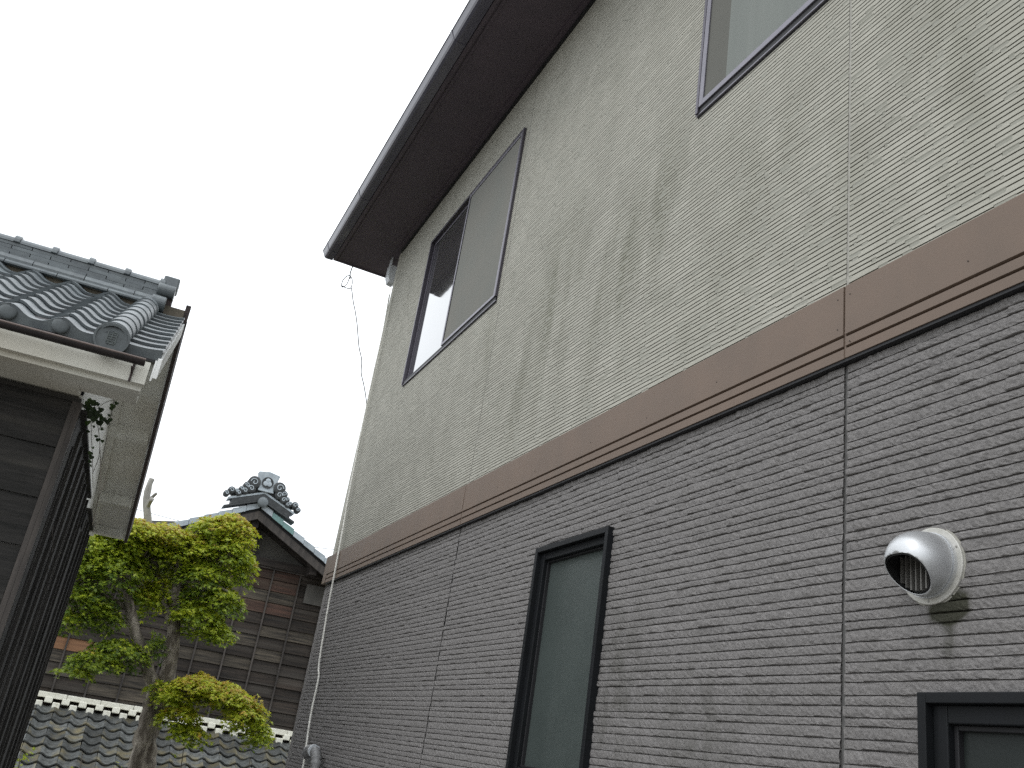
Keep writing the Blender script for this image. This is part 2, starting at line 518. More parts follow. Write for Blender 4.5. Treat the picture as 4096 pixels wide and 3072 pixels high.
# ---- lower siding: courses of uneven height with chipped faces
pat = [.93 * q for q in [.0295, .0235, .0345, .0265, .0305, .0225, .0320, .0260, .0365, .0245, .0300, .0275, .0240, .0330, .0280, .0250]]
courses = []
z = ZB0 - .010
k = 0
while z > .3:
    h = pat[k % 16]
    courses.append((z - h, z))
    z -= h
    k += 1
for ci, (za, zb) in enumerate(courses):
    fine = zb > EYE - .36
    for bi in range(3):
        ya, yb = JOINTS[bi] + (.006 if bi else 0), JOINTS[bi + 1] - (.006 if bi < 2 else 0)
        for (p, q) in clip(ya, yb, (za + zb) / 2):
            if q - p < .02:
                continue
            if not fine or q < .6:
                MB().box(XW, XW + .0045, p, q, za + .003, zb).build('siding_course', M['grey'], house)
                continue
            step = .009 if p < 4 else .013
            n = max(3, int((q - p) / step))
            Y = np.linspace(p, q, n)
            # chipped blocks
            hgt = np.zeros(n)
            i = 0
            while i < n:
                L_ = int(RNG.integers(3, 11))
                hgt[i:i + L_] = RNG.normal(0, .0011) + np.linspace(0, RNG.normal(0, .0016), len(hgt[i:i + L_]))
                i += L_
            wav_b = np.array([noise.noise(Vector((y * 26, ci * 3.1, 0))) + .5 * noise.noise(Vector((y * 75, ci * 3.1, 4))) for y in Y]) * .0013
            wav_t = np.array([noise.noise(Vector((y * 22, ci * 5.7, 9))) for y in Y]) * .0007
            gap = .0029 * (1 + .35 * np.array([noise.noise(Vector((y * 6, ci * 2.3, 2))) for y in Y]))
            zl = [(-.008, 0.0), (.001, .0), (.0016, .08), (.0024, .36), (.0024, .68), (.0014, .95), (-.003, 1.0)]
            V = []
            for (dx, t) in zl:
                zz = (za + gap + wav_b) * (1 - t) + (zb + wav_t) * t
                jit = RNG.normal(0, .0007, n) if 0 < t < 1 else 0
                X = XW - dx - (hgt + jit if t > 0 and t < 1 else hgt * .3)
                V.append(np.stack([X, Y, zz], 1))
            V = np.concatenate(V)
            F = []
            for a_ in range(len(zl) - 1):
                o0, o1 = a_ * n, (a_ + 1) * n
                F += [(o0 + i, o1 + i, o1 + i + 1, o0 + i + 1) for i in range(n - 1)]
            me = mesh('siding_course', V.tolist(), F, M['grey'])
            place(bpy.data.objects.new('siding_course', me), house)

# ---- upper siding: 455 mm boards pressed with short horizontal dashes
PH = .455
rows = 25
ph = PH / rows
z = ZB1 - .004
bi = 0
pz = []
while z < ZS + .02:
    pz.append(z)
    z += PH
for zi, zp in enumerate(pz):
    for bi in range(3):
        ya, yb = JOINTS[bi] + (.005 if bi else 0), JOINTS[bi + 1] - (.005 if bi < 2 else 0)
        V = []
        F = []
        MI = []
        def quad(a, b_, c, d_, mi=0):
            n = len(V)
            V.extend([a, b_, c, d_])
            F.append((n, n + 3, n + 2, n + 1))
            MI.append(mi)
        for ri in range(rows):
            z0 = zp + ri * ph + (.0006 if ri == 0 else 0)
            z1 = zp + (ri + 1) * ph
            if z0 > ZS + .01:
                break
            for (p, q) in clip(ya, yb, (z0 + z1) / 2):
                y = p
                on = random.random() < .75
                while y < q - 1e-5:
                    if on:
                        ln = random.choice([.06, .09, .12, .15, .18, .22, .27, .34])
                        ln *= random.uniform(.8, 1.25)
                    else:
                        ln = random.choice([.012, .018, .026, .036, .05, .065])
                    e = min(q, y + ln)
                    zo = z1 - .0030 + random.uniform(-.0026, .0026)      # the dashes do not line up exactly
                    gz = zo - .0045
                    gl = gz - .0058
                    if on and y > .5:
                        dp = .0055 if y < 5 else .0065
                        gb = gz + .0008
                        quad((XW, y, z0), (XW, e, z0), (XW, e, gz), (XW, y, gz))
                        quad((XW, y, gz), (XW, e, gz), (XW + dp, e - .004, gb), (XW + dp, y + .004, gb), 0)
                        quad((XW + dp, y + .004, gb), (XW + dp, e - .004, gb), (XW + dp, e - .004, zo), (XW + dp, y + .004, zo), 1)
                        quad((XW + dp, y + .004, zo), (XW + dp, e - .004, zo), (XW, e, zo), (XW, y, zo), 1)
                        quad((XW, y, zo), (XW, e, zo), (XW, e, z1), (XW, y, z1))
                        for (u, w_) in ((y, y + .004), (e, e - .004)):
                            n = len(V)
                            V.extend([(XW, u, gz), (XW + dp, w_, gb), (XW + dp, w_, zo), (XW, u, zo)])
                            F.append((n, n + 1, n + 2, n + 3))
                            MI.append(1)
                    else:
                        quad((XW, y, z0), (XW, e, z0), (XW, e, gl), (XW, y, gl))
                        quad((XW, y, gl), (XW, e, gl), (XW + .0014, e, zo), (XW + .0014, y, zo), 0 if on else 2)
                        quad((XW + .0014, y, zo), (XW + .0014, e, zo), (XW, e, z1), (XW, y, z1), 2)
                    y = e
                    on = not on
        if V:
            me = mesh('siding_board', V, F, M['beige'])
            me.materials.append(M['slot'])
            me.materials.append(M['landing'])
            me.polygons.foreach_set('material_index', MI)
            place(bpy.data.objects.new('siding_board', me), house)

# sealant joints
for jy in JOINTS[1:3]:
    b = MB()
    for (p, q) in [(ZB1, ZS)]:
        b.box(XW + .0015, XW + .01, jy - .0055, jy + .0055, p, q)
    b.build('sealant_joint', M['joint_up'], house)
    segs = [(.3, ZB0)]
    MB().box(XW + .003, XW + .01, jy - .0065, jy + .0065, .3, ZB0).build('sealant_joint', M['joint_low'], house)
# corner posts
MB().box(XW - .002, XW + .02, Y1 - .012, Y1 + .002, ZB1, ZS).build('corner_trim', M['beige'], house)
MB().box(XW - .002, XW + .02, Y1 - .012, Y1 + .002, .25, ZB0).build('corner_trim', M['grey'], house)

# ---- brown band with two grooves
MB().box(XW - .022, XW + .008, Y0, Y1 + .002, ZB0 - .0095, ZB0 - .0005).build('band_shadow_strip', M['rubber_and_shadow'], house)  # added black strip standing for the shadow under the band
H = ZB1 - ZB0
prof = [(0.0, 0), (-.026, 0), (-.026, .030), (-.016, .0325), (-.016, .036), (-.028, .038), (-.028, .066), (-.018, .0685), (-.018, .072), (-.030, .075), (-.030, H - .004), (-.027, H), (0, H + .006)]
bands = [(Y0, 1.883 - .004), (1.883 + .004, 4.89 - .004), (4.89 + .004, Y1 + .03)]
for (p, q) in bands:
    A = [(XW + dx, p, ZB0 + dz) for dx, dz in prof]
    B = [(XW + dx, q, ZB0 + dz) for dx, dz in prof]
    MB().prism(A, B).build('band_board', M['brown'], house)
MB().box(XW - .03, XW + 6, Y1 + .0301, Y1 + .14, ZB0, ZB1).build('band_board', M['brown'], house)
nail = MB().disc((0, 0, 0), (-1, 0, 0), .0022, .0008, 8).me('nail_head', M['beam'])
for (yy, zq) in [(1.86, .20), (1.91, .20), (1.86, .045), (1.91, .10), (2.5, .12), (2.95, .11), (3.4, .12), (3.95, .11), (4.4, .12), (4.87, .20), (4.92, .19), (1.45, .12), (5.9, .12), (6.9, .12)]:
    inst('nail_head', nail, house, Matrix.Translation((XW - .0303, yy, ZB0 + zq)))
for jy in (1.883, 4.89):
    MB().box(XW - .024, XW, jy - .0039, jy + .0039, ZB0 + .002, ZB1).build('band_joint', M['brown'], house)

# ---- eaves
ev = MB().box(1.262, XW + .006, Y0, 8.655, ZS, ZS + .02).build('soffit_board', M['soffit'], house)
MB().box(1.278, 1.298, Y0, 8.64, ZS - .006, ZS - .0005).build('soffit_trim', M['soffit'], house)
MB().box(XW - .055, XW - .003, Y0, Y1, ZS - .016, ZS - .001).build('soffit_moulding', M['soffit'], house)
MB().box(XW - .021, XW - .003, Y0, Y1, ZS - .035, ZS - .0165).build('soffit_moulding', M['rubber_and_shadow'], house)
MB().box(XW + .008, XW + 6.5, Y1 + .13, 8.655, ZS, ZS + .02).build('soffit_board', M['soffit'], house)
MB().box(1.232, 1.262, Y0, 8.66, ZS - .012, ZS + .17).build('fascia_board', M['soffit'], house)
MB().box(1.232, XW + 6.5, 8.655, 8.685, ZS - .008, ZS + .17).build('fascia_board', M['soffit'], house)
# gutter: a rounded square trough
gp = [(1.226, .052), (1.226, -.010), (1.160, -.012), (1.142, -.004), (1.132, .010), (1.112, .058), (1.106, .060), (1.106, .066), (1.118, .066), (1.140, .014), (1.150, .002), (1.218, 0.0), (1.218, .052)]
A = [(x, Y0, ZS + zz) for x, zz in gp]
B = [(x, 8.685, ZS + zz) for x, zz in gp]
MB().prism(A, B).build('gutter', M['gutter'], house)
for yy in (8.50, 7.35, 5.0):
    hp = [(1.228, -.013), (1.160, -.015), (1.140, -.006), (1.130, .009), (1.104, .064), (1.112, .066), (1.146, .006), (1.226, -.006)]
    MB().prism([(x, yy, ZS + zz) for x, zz in hp], [(x, yy + .03, ZS + zz) for x, zz in hp]).build('gutter_joiner', M['gutter'], house)
MB().prism([(x, 8.686, ZS + zz) for x, zz in [(1.226, .052), (1.226, -.010), (1.160, -.012), (1.142, -.004), (1.132, .010), (1.106, .066)]],
           [(x, 8.694, ZS + zz) for x, zz in [(1.226, .052), (1.226, -.010), (1.160, -.012), (1.142, -.004), (1.132, .010), (1.106, .066)]]).build('gutter_end', M['gutter'], house)
# low hipped roof above
b = MB()
b.add([(1.2, Y0, ZS + .17), (1.2, 8.72, ZS + .17), (5, 4.9, ZS + 1.5), (5, Y0, ZS + 1.5), (9, Y0, ZS + .17), (9, 8.72, ZS + .17)], [(0, 1, 2, 3), (1, 5, 2), (3, 2, 5, 4), (0, 4, 5, 1)])
b.build('roof', M['roofdark'], house)
# white pipe elbow at the corner under the eaves
EL = MB().prism([(1.728, 8.20, EYE + 4.345), (1.750, 8.20, EYE + 4.285), (1.800, 8.20, EYE + 4.275), (1.86, 8.20, EYE + 4.335), (1.86, 8.20, EYE + 4.47), (1.728, 8.20, EYE + 4.47)],
                [(1.728, 8.31, EYE + 4.345), (1.750, 8.31, EYE + 4.285), (1.800, 8.31, EYE + 4.275), (1.86, 8.31, EYE + 4.335), (1.86, 8.31, EYE + 4.47), (1.728, 8.31, EYE + 4.47)])
EL.box(1.735, 1.745, 8.21, 8.30, EYE + 4.4705, ZS - .001)
bevel(EL.build('drain_box', M['pipe'], house), .004)

# ---- windows
def ring(b, y0, y1, z0, z1, t, x0, x1, tt=None):
    tt = tt or t
    b.box(x0, x1, y0, y0 + t, z0, z1)
    b.box(x0, x1, y1 - t, y1, z0, z1)
    b.box(x0, x1, y0 + t, y1 - t, z0, z0 + tt)
    b.box(x0, x1, y0 + t, y1 - t, z1 - tt, z1)

def sash(root, name, y0, y1, z0, z1, t, x0, x1, m, pane, pm, px):
    b = MB()
    ring(b, y0, y1, z0, z1, t, x0, x1)
    o = bevel(b.build(name, m, root), .002)
    MB().box(px, px + .004, y0 + t, y1 - t, z0 + t, z1 - t).build(pane, pm, o)
    return o

def upper_window(q):
    y0, y1, z0, z1 = q
    b = MB()
    b.box(XW - .020, XW + .09, y0, y0 + .018, z0 + .0295, z1)
    b.box(XW - .020, XW + .09, y1 - .018, y1, z0 + .0005, z1)
    b.box(XW - .020, XW + .09, y0 + .018, y1 - .018, z1 - .018, z1)
    wf = bevel(b.build('window', M['frame'], house), .002)
    MB().box(XW - .010, XW + .09, y0 + .004, y1 - .0185, z0 + .001, z0 + .0285).build('track', M['rubber_and_shadow'], wf)
    MB().box(XW - .012, XW - .001, y0 - .002, y1 + .002, z0 - .006, z0).build('sill', M['framelit'], wf)
    MB().box(XW - .0035, XW + .0, y0, y1, z0 - .012, z0 - .0075).build('gasket', M['rubber_and_shadow'], wf)
    MB().box(XW + .085, XW + .095, y0 + .018, y1 - .018, z0 + .028, z1 - .018).build('inner_panel', M['rubber_and_shadow'], wf)
    return wf

wf = upper_window(WU1)
y0, y1, z0, z1 = WU1
mid = 5.985
b = MB()
ring(b, mid - .03, y1 - .019, z0 + .030, z1 - .019, .030, XW + .010, XW + .036)
bevel(b.build('sash_frame', M['frame'], wf), .002)
MB().box(XW + .018, XW + .024, mid, y1 - .049, z0 + .060, z1 - .049).build('glass_pane', M['glass'], wf)
MB().box(XW - .006, XW + .009, mid + .02, y1 - .019, z0 + .0285, z0 + .034).build('rail', M['framelit'], wf)
b = MB()
ring(b, y0 + .019, mid + .012, z0 + .030, z1 - .019, .022, XW - .018, XW + .002)
bevel(b.build('screen_frame', M['framelit'], wf), .002)
MB().box(XW - .011, XW - .008, y0 + .041, mid - .010, z0 + .052, z1 - .041).build('insect_screen', M['screen'], wf)
MB().box(XW - .015, XW - .0065, mid - .0145, mid - .0105, z0 + .052, z1 - .041).build('gasket', M['rubber_and_shadow'], wf)

wf = upper_window(WU2)
y0, y1, z0, z1 = WU2
b = MB()
ring(b, 1.86, y1 - .019, z0 + .030, z1 - .019, .030, XW - .018, XW + .002)
bevel(b.build('screen_frame', M['framelit'], wf), .002)
MB().box(XW - .0105, XW - .008, 2.613, y1 - .050, z0 + .061, z1 - .050).build('insect_screen', M['curtaindark'], wf)
MB().box(XW - .011, XW - .0085, 1.89, 2.6128, z0 + .061, z1 - .050).build('insect_screen', M['curtain'], wf)
b = MB()
ring(b, y0 + .019, 1.90, z0 + .030, z1 - .019, .03, XW + .02, XW + .05)
bevel(b.build('sash_frame', M['frame'], wf), .002)
MB().box(XW + .034, XW + .04, y0 + .05, 1.87, z0 + .061, z1 - .050).build('glass_pane', M['glass'], wf)

def lower_window(q, g1, g2, pane):
    y0, y1, z0, z1 = q
    b = MB()
    ring(b, y0, y1, z0, z1, .024, XW - .030, XW + .05, .024)
    wf = bevel(b.build('window', M['black'], house), .002)
    b = MB()
    ring(b, y0 + .024, y1 - .024, z0 + .024, z1 - .024, g1, XW - .008, XW + .045)
    bevel(b.build('sash_frame', M['black'], wf), .003)
    b = MB()
    ring(b, y0 + .024 + g1, y1 - .024 - g1, z0 + .024 + g1, z1 - .024 - g1, g2, XW + .010, XW + .045)
    bevel(b.build('glazing_bead', M['rubber_and_shadow'], wf), .002)
    t = .024 + g1 + g2
    MB().box(XW + .026, XW + .030, y0 + t, y1 - t, z0 + t, z1 - t).build('frosted_pane', M[pane], wf)
    MB().box(XW - .036, XW - .0305, y0, y1, z0 - .003, z0 + .010).build('sill', M['frame'], wf)
lower_window(WL1, .034, .008, 'frost')
lower_window(WL2, .040, .012, 'frostdark')

# ---- round exhaust hood
VC = Vector((XW, 1.612, EYE + .590))
hood = MB()
import bmesh
hd = MB().disc(VC + Vector((-.002, 0, 0)), (-1, 0, 0), .0925, .007, 48)
ho = hd.build('exhaust_hood', M['flange'], house, smooth=False)
bevel(ho, .002)
MB().disc(VC + Vector((.002, 0, 0)), (-1, 0, 0), .0955, .005, 48).build('sealant', M['joint_up'], ho)
MB().disc(VC + Vector((-.009, 0, 0)), (-1, 0, 0), .079, .010, 48).build('collar', M['alu'], ho, smooth=False)
bm = bmesh.new()
rings_, seg = 20, 56
def domept(t, th, R0, D0):
    a = t * math.pi / 2
    rr = R0 * (math.cos(a) ** .66 if a < math.pi / 2 - 1e-6 else 0)
    return (-.018 - D0 * math.sin(a), math.cos(th) * rr, math.sin(th) * rr)
def dome(R0, D0):
    V, F = [], []
    for i in range(rings_):
        for k in range(seg):
            V.append(domept(i / rings_, 2 * math.pi * k / seg, R0, D0))
    V.append((-.018 - D0, 0, 0))
    for i in range(rings_ - 1):
        for k in range(seg):
            k2 = (k + 1) % seg
            F.append((i * seg + k, i * seg + k2, (i + 1) * seg + k2, (i + 1) * seg + k))
    for k in range(seg):
        F.append(((rings_ - 1) * seg + k, (rings_ - 1) * seg + (k + 1) % seg, len(V) - 1))
    return V, F
P0 = Vector((-.1165, 0, .006))
P1 = Vector((-.042, 0, -.070))
nrm = (P1 - P0).cross(Vector((0, 1, 0))).normalized()
if nrm.z > 0:
    nrm = -nrm
for (R0, D0, nm, mt) in ((.0745, .098, 'hood_shell', 'alu'), (.0715, .095, 'hood_lining', 'hoodin')):
    V, F = dome(R0, D0)
    bm = bmesh.new()
    vv = [bm.verts.new(p) for p in V]
    for q in F:
        bm.faces.new([vv[i] for i in q])
    bmesh.ops.bisect_plane(bm, geom=bm.verts[:] + bm.edges[:] + bm.faces[:], plane_co=P0, plane_no=nrm, clear_outer=True)
    me = bpy.data.meshes.new(nm)
    bm.to_mesh(me)
    me.materials.append(M[mt])
    me.polygons.foreach_set('use_smooth', [True] * len(me.polygons))
    o = place(bpy.data.objects.new(nm, me), ho, Matrix.Translation(VC))
    if nm == 'hood_shell':
        sm = o.modifiers.new('thick', 'SOLIDIFY')
        sm.thickness = .0022
        sm.offset = -1
for k in range(8):
    yy = -.052 + k * .0149
    hh = math.sqrt(max(1e-4, .071 ** 2 - yy ** 2))
    n = Vector((0, 0, 0))
    # a fin standing behind the opening, cut parallel to it
    zb_ = max(-hh + .004, -.066)
    pa = [(-.020, yy, zb_), (-.020, yy, .02), (-.046, yy, .02), (-.046, yy, zb_)]
    pb = [(x, y + .0030, zz) for x, y, zz in pa]
    MB().prism(pa, pb).build('louvre', M['louvre'], ho, mw=Matrix.Translation(VC))
for a in (35, 155, 275):
    c = VC + Vector((-.009, math.cos(math.radians(a)) * .0845, math.sin(math.radians(a)) * .0845))
    MB().disc(c, (-1, 0, 0), .0028, .0015, 8).build('screw', M['louvre'], ho)

# ================================================================ STOREHOUSE WITH TILED ROOF (left)
OX, OY = -.395, 5.85
def WF(u, v, z):                         # wall frame
    return (OX + u + .0365 * v, OY - .05 * u + v, z)
def RF(u, v, z):                         # roof frame
    return (OX + u + .035 * v, OY - .05 * u + v, z)
store = thing('storehouse', 'old storehouse with grey tiled roof, white plaster eaves and dark plank wall', 'storehouse', (OX, OY, 0))
VF, VR, VB = -.5, 1.33, 4.45             # eave, ridge, back eave
ZE = EYE + 1.85
PT = .535
PB = .36
def rz(v):
    return ZE + (min(v, VR) - VF) * PT - max(0, v - VR) * PB
UL, UR = -2.35, .372
BZ = 2.0
# walls
MB().box(-3.2, -.004, .004, 4.31, 0, EYE + 1.66, WF).build('plaster_wall', M['plasterwall'], store)
MB().add([WF(-.003, .01, EYE + 1.66), WF(-.003, 4.30, EYE + 1.66), WF(-.003, VR, rz(VR) - .14), WF(-.003, .01, EYE + 1.9)], [(0, 1, 2, 3)])\
    .build('gable_wall', M['plasterwall'], store)
# front planks
pz = EYE + 1.60
zz = pz
i = 0
while zz > .2:
    h = .285 + random.uniform(-.02, .02)
    nseg = [(-3.2, -1.7), (-1.697, -.046)] if i % 2 else [(-3.2, -.9 - 1.4), (-2.297, -.046)]
    for (ua, ub) in nseg:
        MB().prism([WF(ua, -.030, zz - h + .004), WF(ua, -.006, zz - h + .004), WF(ua, -.006, zz), WF(ua, -.018, zz)],
                   [WF(ub, -.030, zz - h + .004), WF(ub, -.006, zz - h + .004), WF(ub, -.006, zz), WF(ub, -.018, zz)]).build('plank', M['wooddark'], store)
    zz -= h
    i += 1
MB().box(-3.2, .0, -.05, -.004, EYE + 1.60, EYE + 1.625, WF).build('plank_cap', M['wooddark'], store)
# corner posts
MB().box(-.042, -.014, -.050, -.031, .1, EYE + 1.60, WF).build('corner_post', M['woodpost'], store)
MB().box(-.0135, .013, -.048, -.004, .1, EYE + 1.60, WF).build('corner_post', M['woodpost'], store)
# side cladding: dark boards with battens, in two heights
VS = [0, .33, .70, 1.08, 1.48, 1.90, 2.32, 2.62, 3.16, 3.60, 4.02, 4.29]
for k, (a_, b_) in enumerate(zip(VS[:-1], VS[1:])):
    top = EYE + (1.555 if a_ != 2.62 else 1.36)
    MB().box(.0, .014, a_ + .002, b_ - .002, .15, top, WF).build('side_board', M['woodblack'], store)
    MB().box(.0145, .034, b_ - .020, b_ + .002, .15, top - random.uniform(0, .05), WF).build('batten', M['slat'], store)
    if k % 2 == 0:
        c = (a_ + b_) / 2 + random.uniform(-.04, .04)
        MB().box(.0145, .024, c, c + .012, .15, top - random.uniform(0, .30), WF).build('batten', M['slat'], store)
MB().box(-.002, .045, .0, 2.62, EYE + 1.556, EYE + 1.575, WF).build('side_cap', M['wooddark'], store)
MB().box(-.002, .045, 3.17, 4.31, EYE + 1.556, EYE + 1.575, WF).build('side_cap', M['wooddark'], store)
# two curled, broken strips of cladding
for (v_, z_) in ((.42, EYE + .95), (1.0, EYE + .78), (1.95, EYE + .82)):
    b = MB()
    pts = [WF(.036 + .05 * math.sin(t * 2.2) * t, v_ + .02 * t, z_ - .16 * t) for t in (0, .3, .6, .85, 1.0)]
    A = [Vector(p) + Vector((0, -.014, 0)) for p in pts]
    Bv = [Vector(p) + Vector((0, .014, 0)) for p in pts]
    n = len(pts)
    b.add(A + Bv, [(i, i + 1, n + i + 1, n + i) for i in range(n - 1)])
    o = b.build('loose_strip', M['woodpost'], store)
    o.modifiers.new('s', 'SOLIDIFY').thickness = .004

# plaster eaves, front: stepped white cornice
MB().box(UL, .327, -.5, -.455, EYE + 1.665, EYE + 1.80, RF).build('cornice', M['plaster'], store)
MB().box(UL, .315, -.454, -.36, EYE + 1.635, EYE + 1.82, RF).build('cornice', M['plaster'], store)
A = [RF(UL, -.359, EYE + 1.665), RF(UL, .0035, EYE + 1.635), RF(UL, .0035, EYE + 1.9), RF(UL, -.359, EYE + 1.85)]
B = [RF(-.02, -.359, EYE + 1.665), RF(-.02, .0035, EYE + 1.635), RF(-.02, .0035, EYE + 1.9), RF(-.02, -.359, EYE + 1.85)]
MB().prism(A, B).build('eave_underside', M['plaster'], store)
bo = MB().box(-.019, .30, -.36, -.10, EYE + 1.655, EYE + 1.86, RF).build('eave_block', M['plaster'], store)
# plastered underside of the verge and its purlin blocks
def slope(b, u0, u1, v0, v1, lo, hi, F=RF):
    A = [F(u0, v0, rz(v0) - lo), F(u1, v0, rz(v0) - lo), F(u1, v0, rz(v0) - hi), F(u0, v0, rz(v0) - hi)]
    B = [F(u0, v1, rz(v1) - lo), F(u1, v1, rz(v1) - lo), F(u1, v1, rz(v1) - hi), F(u0, v1, rz(v1) - hi)]
    return b.prism(A, B)
b = MB()
slope(b, -.0, .345, -.44, VR, .150, .05)
slope(b, -.0, .345, VR, VB - .02, .150, .05)
b.build('verge_underside', M['plaster'], store)
b = MB()
slope(b, .005, .062, -.30, VR, .185, .1505)
slope(b, .005, .062, VR, VB - .02, .185, .1505)
b.build('wall_cove', M['plaster'], store)
for (va, vb) in ((.35, .50), (1.30, 1.46), (2.58, 2.76), (3.66, 3.84), (4.26, 4.40)):
    b = MB()
    lo = .150
    zc = rz(vb) - .175
    A = [RF(.0, va, rz(va) - .151), RF(.0, va, zc), RF(.0, vb, zc), RF(.0, vb, rz(vb) - .151)]
    B = [RF(.335, va, rz(va) - .151), RF(.335, va, zc), RF(.335, vb, zc), RF(.335, vb, rz(vb) - .151)]
    b.prism(A, B).build('purlin_block', M['plaster'], store)
b = MB()
slope(b, .346, .356, -.5, VR, .155, .03)
slope(b, .346, .356, VR, VB, .155, .03)
b.build('verge_board', M['plasterwall'], store)
# rusty ragged outer verge strip
V = []
F = []
n = 90
for i in range(n + 1):
    v = VR + .02 + (VB + .02 - VR - .02) * i / n
    lo_ = .17 + .012 * noise.noise(Vector((v * 14, 0, 0))) + .008 * noise.noise(Vector((v * 40, 3, 0)))
    hi_ = -.01 + .01 * noise.noise(Vector((v * 20, 7, 0)))
    for (u, h) in ((.3575, lo_), (.385, lo_ - .008), (.392, hi_), (.3575, hi_ - .01)):
        V.append(RF(u, v, rz(v) - h))
for i in range(n):
    for k in range(4):
        k2 = (k + 1) % 4
        F.append((i * 4 + k, i * 4 + k2, i * 4 + 4 + k2, i * 4 + 4 + k))
F += [(0, 3, 2, 1), (n * 4, n * 4 + 1, n * 4 + 2, n * 4 + 3)]
place(bpy.data.objects.new('verge_strip', mesh('verge_strip', V, F, M['rust'])), store)
b = MB()
slope(b, .3575, .380, -.52, VR + .02, .13, .012)
b.build('verge_strip', M['plasterwall'], store)
MB().box(.350, .388, VR - .01, VR + .05, EYE + 2.79, EYE + 2.955, RF).build('verge_strip', M['rust'], store)
# roof base under the tiles
b = MB()
slope(b, UL, .35, -.49, VR, .045, -.012)
slope(b, UL, .35, VR, VB, .045, -.03)
b.build('roof_boards', M['rubber_and_shadow'], store)

# tiles: S-shaped
TW = .268
def tileprof(s):                    # s 0..1 across from the left hump, height above the trough
    c = .5 + .5 * math.cos(2 * math.pi * (s - .02))
    return .050 * c ** 1.45
def tile_mesh(name, m, wdt, L_, eave=False, flat=False, ang=0, th=.016, rise=.022):
    ns = 14
    V, F = [], []
    S = [i / ns for i in range(ns + 1)]
    P = []
    for s in S:
        h = (.014 * (2 * s - 1) ** 2 if flat else tileprof(s))
        P.append((s * wdt - .0, h))
    rowsv = []
    for (yy, dz) in ((0, rise), (L_, 0)):
        rowsv.append([(x, yy, h + dz) for x, h in P])
        rowsv.append([(x, yy, h + dz - th) for x, h in P])
    for rr in rowsv:
        V += rr
    n = ns + 1
    for i in range(ns):
        F.append((i, i + 1, 2 * n + i + 1, 2 * n + i))           # top
        F.append((n + i, 3 * n + i, 3 * n + i + 1, n + i + 1))   # under
        F.append((i, n + i, n + i + 1, i + 1))                   # front lip
    F.append((0, 2 * n, 3 * n, n))
    F.append((ns, n + ns, 3 * n + ns, 2 * n + ns))
    b = MB().add(V, F)
    if eave:                        # hanging lip
        A = [(x, -.004, h + rise) for x, h in P]
        Bv = [(x, -.004, min(h, .03) * .55 - .044) for x, h in P]
        A2 = [(x, .012, h + rise) for x, h in P]
        B2 = [(x, .012, min(h, .03) * .55 - .044) for x, h in P]
        k = len(A)
        b.add(A + Bv + A2 + B2, [(i, k + i, k + i + 1, i + 1) for i in range(k - 1)] + [(k + i, 3 * k + i, 3 * k + i + 1, k + i + 1) for i in range(k - 1)]
              + [(2 * k + i, 2 * k + i + 1, 3 * k + i + 1, 3 * k + i) for i in range(k - 1)] + [(i, i + 1, 2 * k + i + 1, 2 * k + i) for i in range(k - 1)])
    me = b.me(name, m)
    me.polygons.foreach_set('use_smooth', [True] * len(me.polygons))
    try:
        me.set_sharp_from_angle(angle=math.radians(40))
    except Exception:
        pass
    return me

NROW = 10
EXH = (VR - .03 - VF) / NROW               # horizontal exposure
EXS = EXH * math.sqrt(1 + PT * PT)
ang = math.atan(PT)
def tile_mat(u, v, z, F=RF, a=ang, flip=False, jit=0.003):
    o = Vector(F(u, v, z))
    ux = (Vector(F(1, 0, 0)) - Vector(F(0, 0, 0))).normalized()
    vx = (Vector(F(0, 1, 0)) - Vector(F(0, 0, 0))).normalized()
    if flip:
        ux, vx = -ux, -vx
    yv = (vx * math.cos(a) + Vector((0, 0, math.sin(a)))).normalized()
    zv = ux.cross(yv).normalized()
    m = Matrix((ux, yv, zv)).transposed().to_4x4()
    m = m @ Matrix.Rotation(random.uniform(-1, 1) * jit * 3, 4, 'Z') @ Matrix.Rotation(random.uniform(-1, 1) * jit * 2, 4, 'Y')
    m.translation = o + Vector((0, 0, random.uniform(-1, 1) * jit * .6))
    return m
ME_T = tile_mesh('roof_tile', M['kawara'], TW - .002, EXS + .045)
ME_E = tile_mesh('eave_tile', M['kawara'], TW - .002, EXS + .045, eave=True)
ME_F = tile_mesh('verge_tile', M['kawara'], .272, EXS + .045, flat=True)
ME_FE = tile_mesh('verge_tile', M['kawara'], .272, EXS + .045, flat=True, eave=True)
UH = .092
ncol = 9
for c in range(ncol):
    u0 = UH - TW * (c + 1)
    for rI in range(NROW):
        v = VF + rI * EXH
        inst('roof_tile' if rI else 'eave_tile', ME_T if rI else ME_E, store, tile_mat(u0, v, rz(v) + (.004 if rI else 0)))
for rI in range(NROW):
    v = VF + rI * EXH
    inst('verge_tile', ME_F if rI else ME_FE, store, tile_mat(UH + .006, v, rz(v) + .004))
# back slope
for c in range(ncol + 1):
    u0 = UH - TW * (c + 1) + TW
    for rI in range(20):
        v = VB - rI * EXH
        if v < VR + .1:
            break
        inst('roof_tile', ME_T, store, tile_mat(u0 + TW, v, rz(v), flip=True, a=math.atan(PB)))
# round end caps of the eave tiles
mcap = MB().disc((0, 0, 0), (0, -1, 0), .046, .016, 24, dome=.010).me('eave_cap', M['kawara_mid'], True)
for c in range(1, ncol):
    o = Vector(RF(UH - TW * c, VF - .006, ZE + .018))
    inst('eave_cap', mcap, store, Matrix.Translation(o))
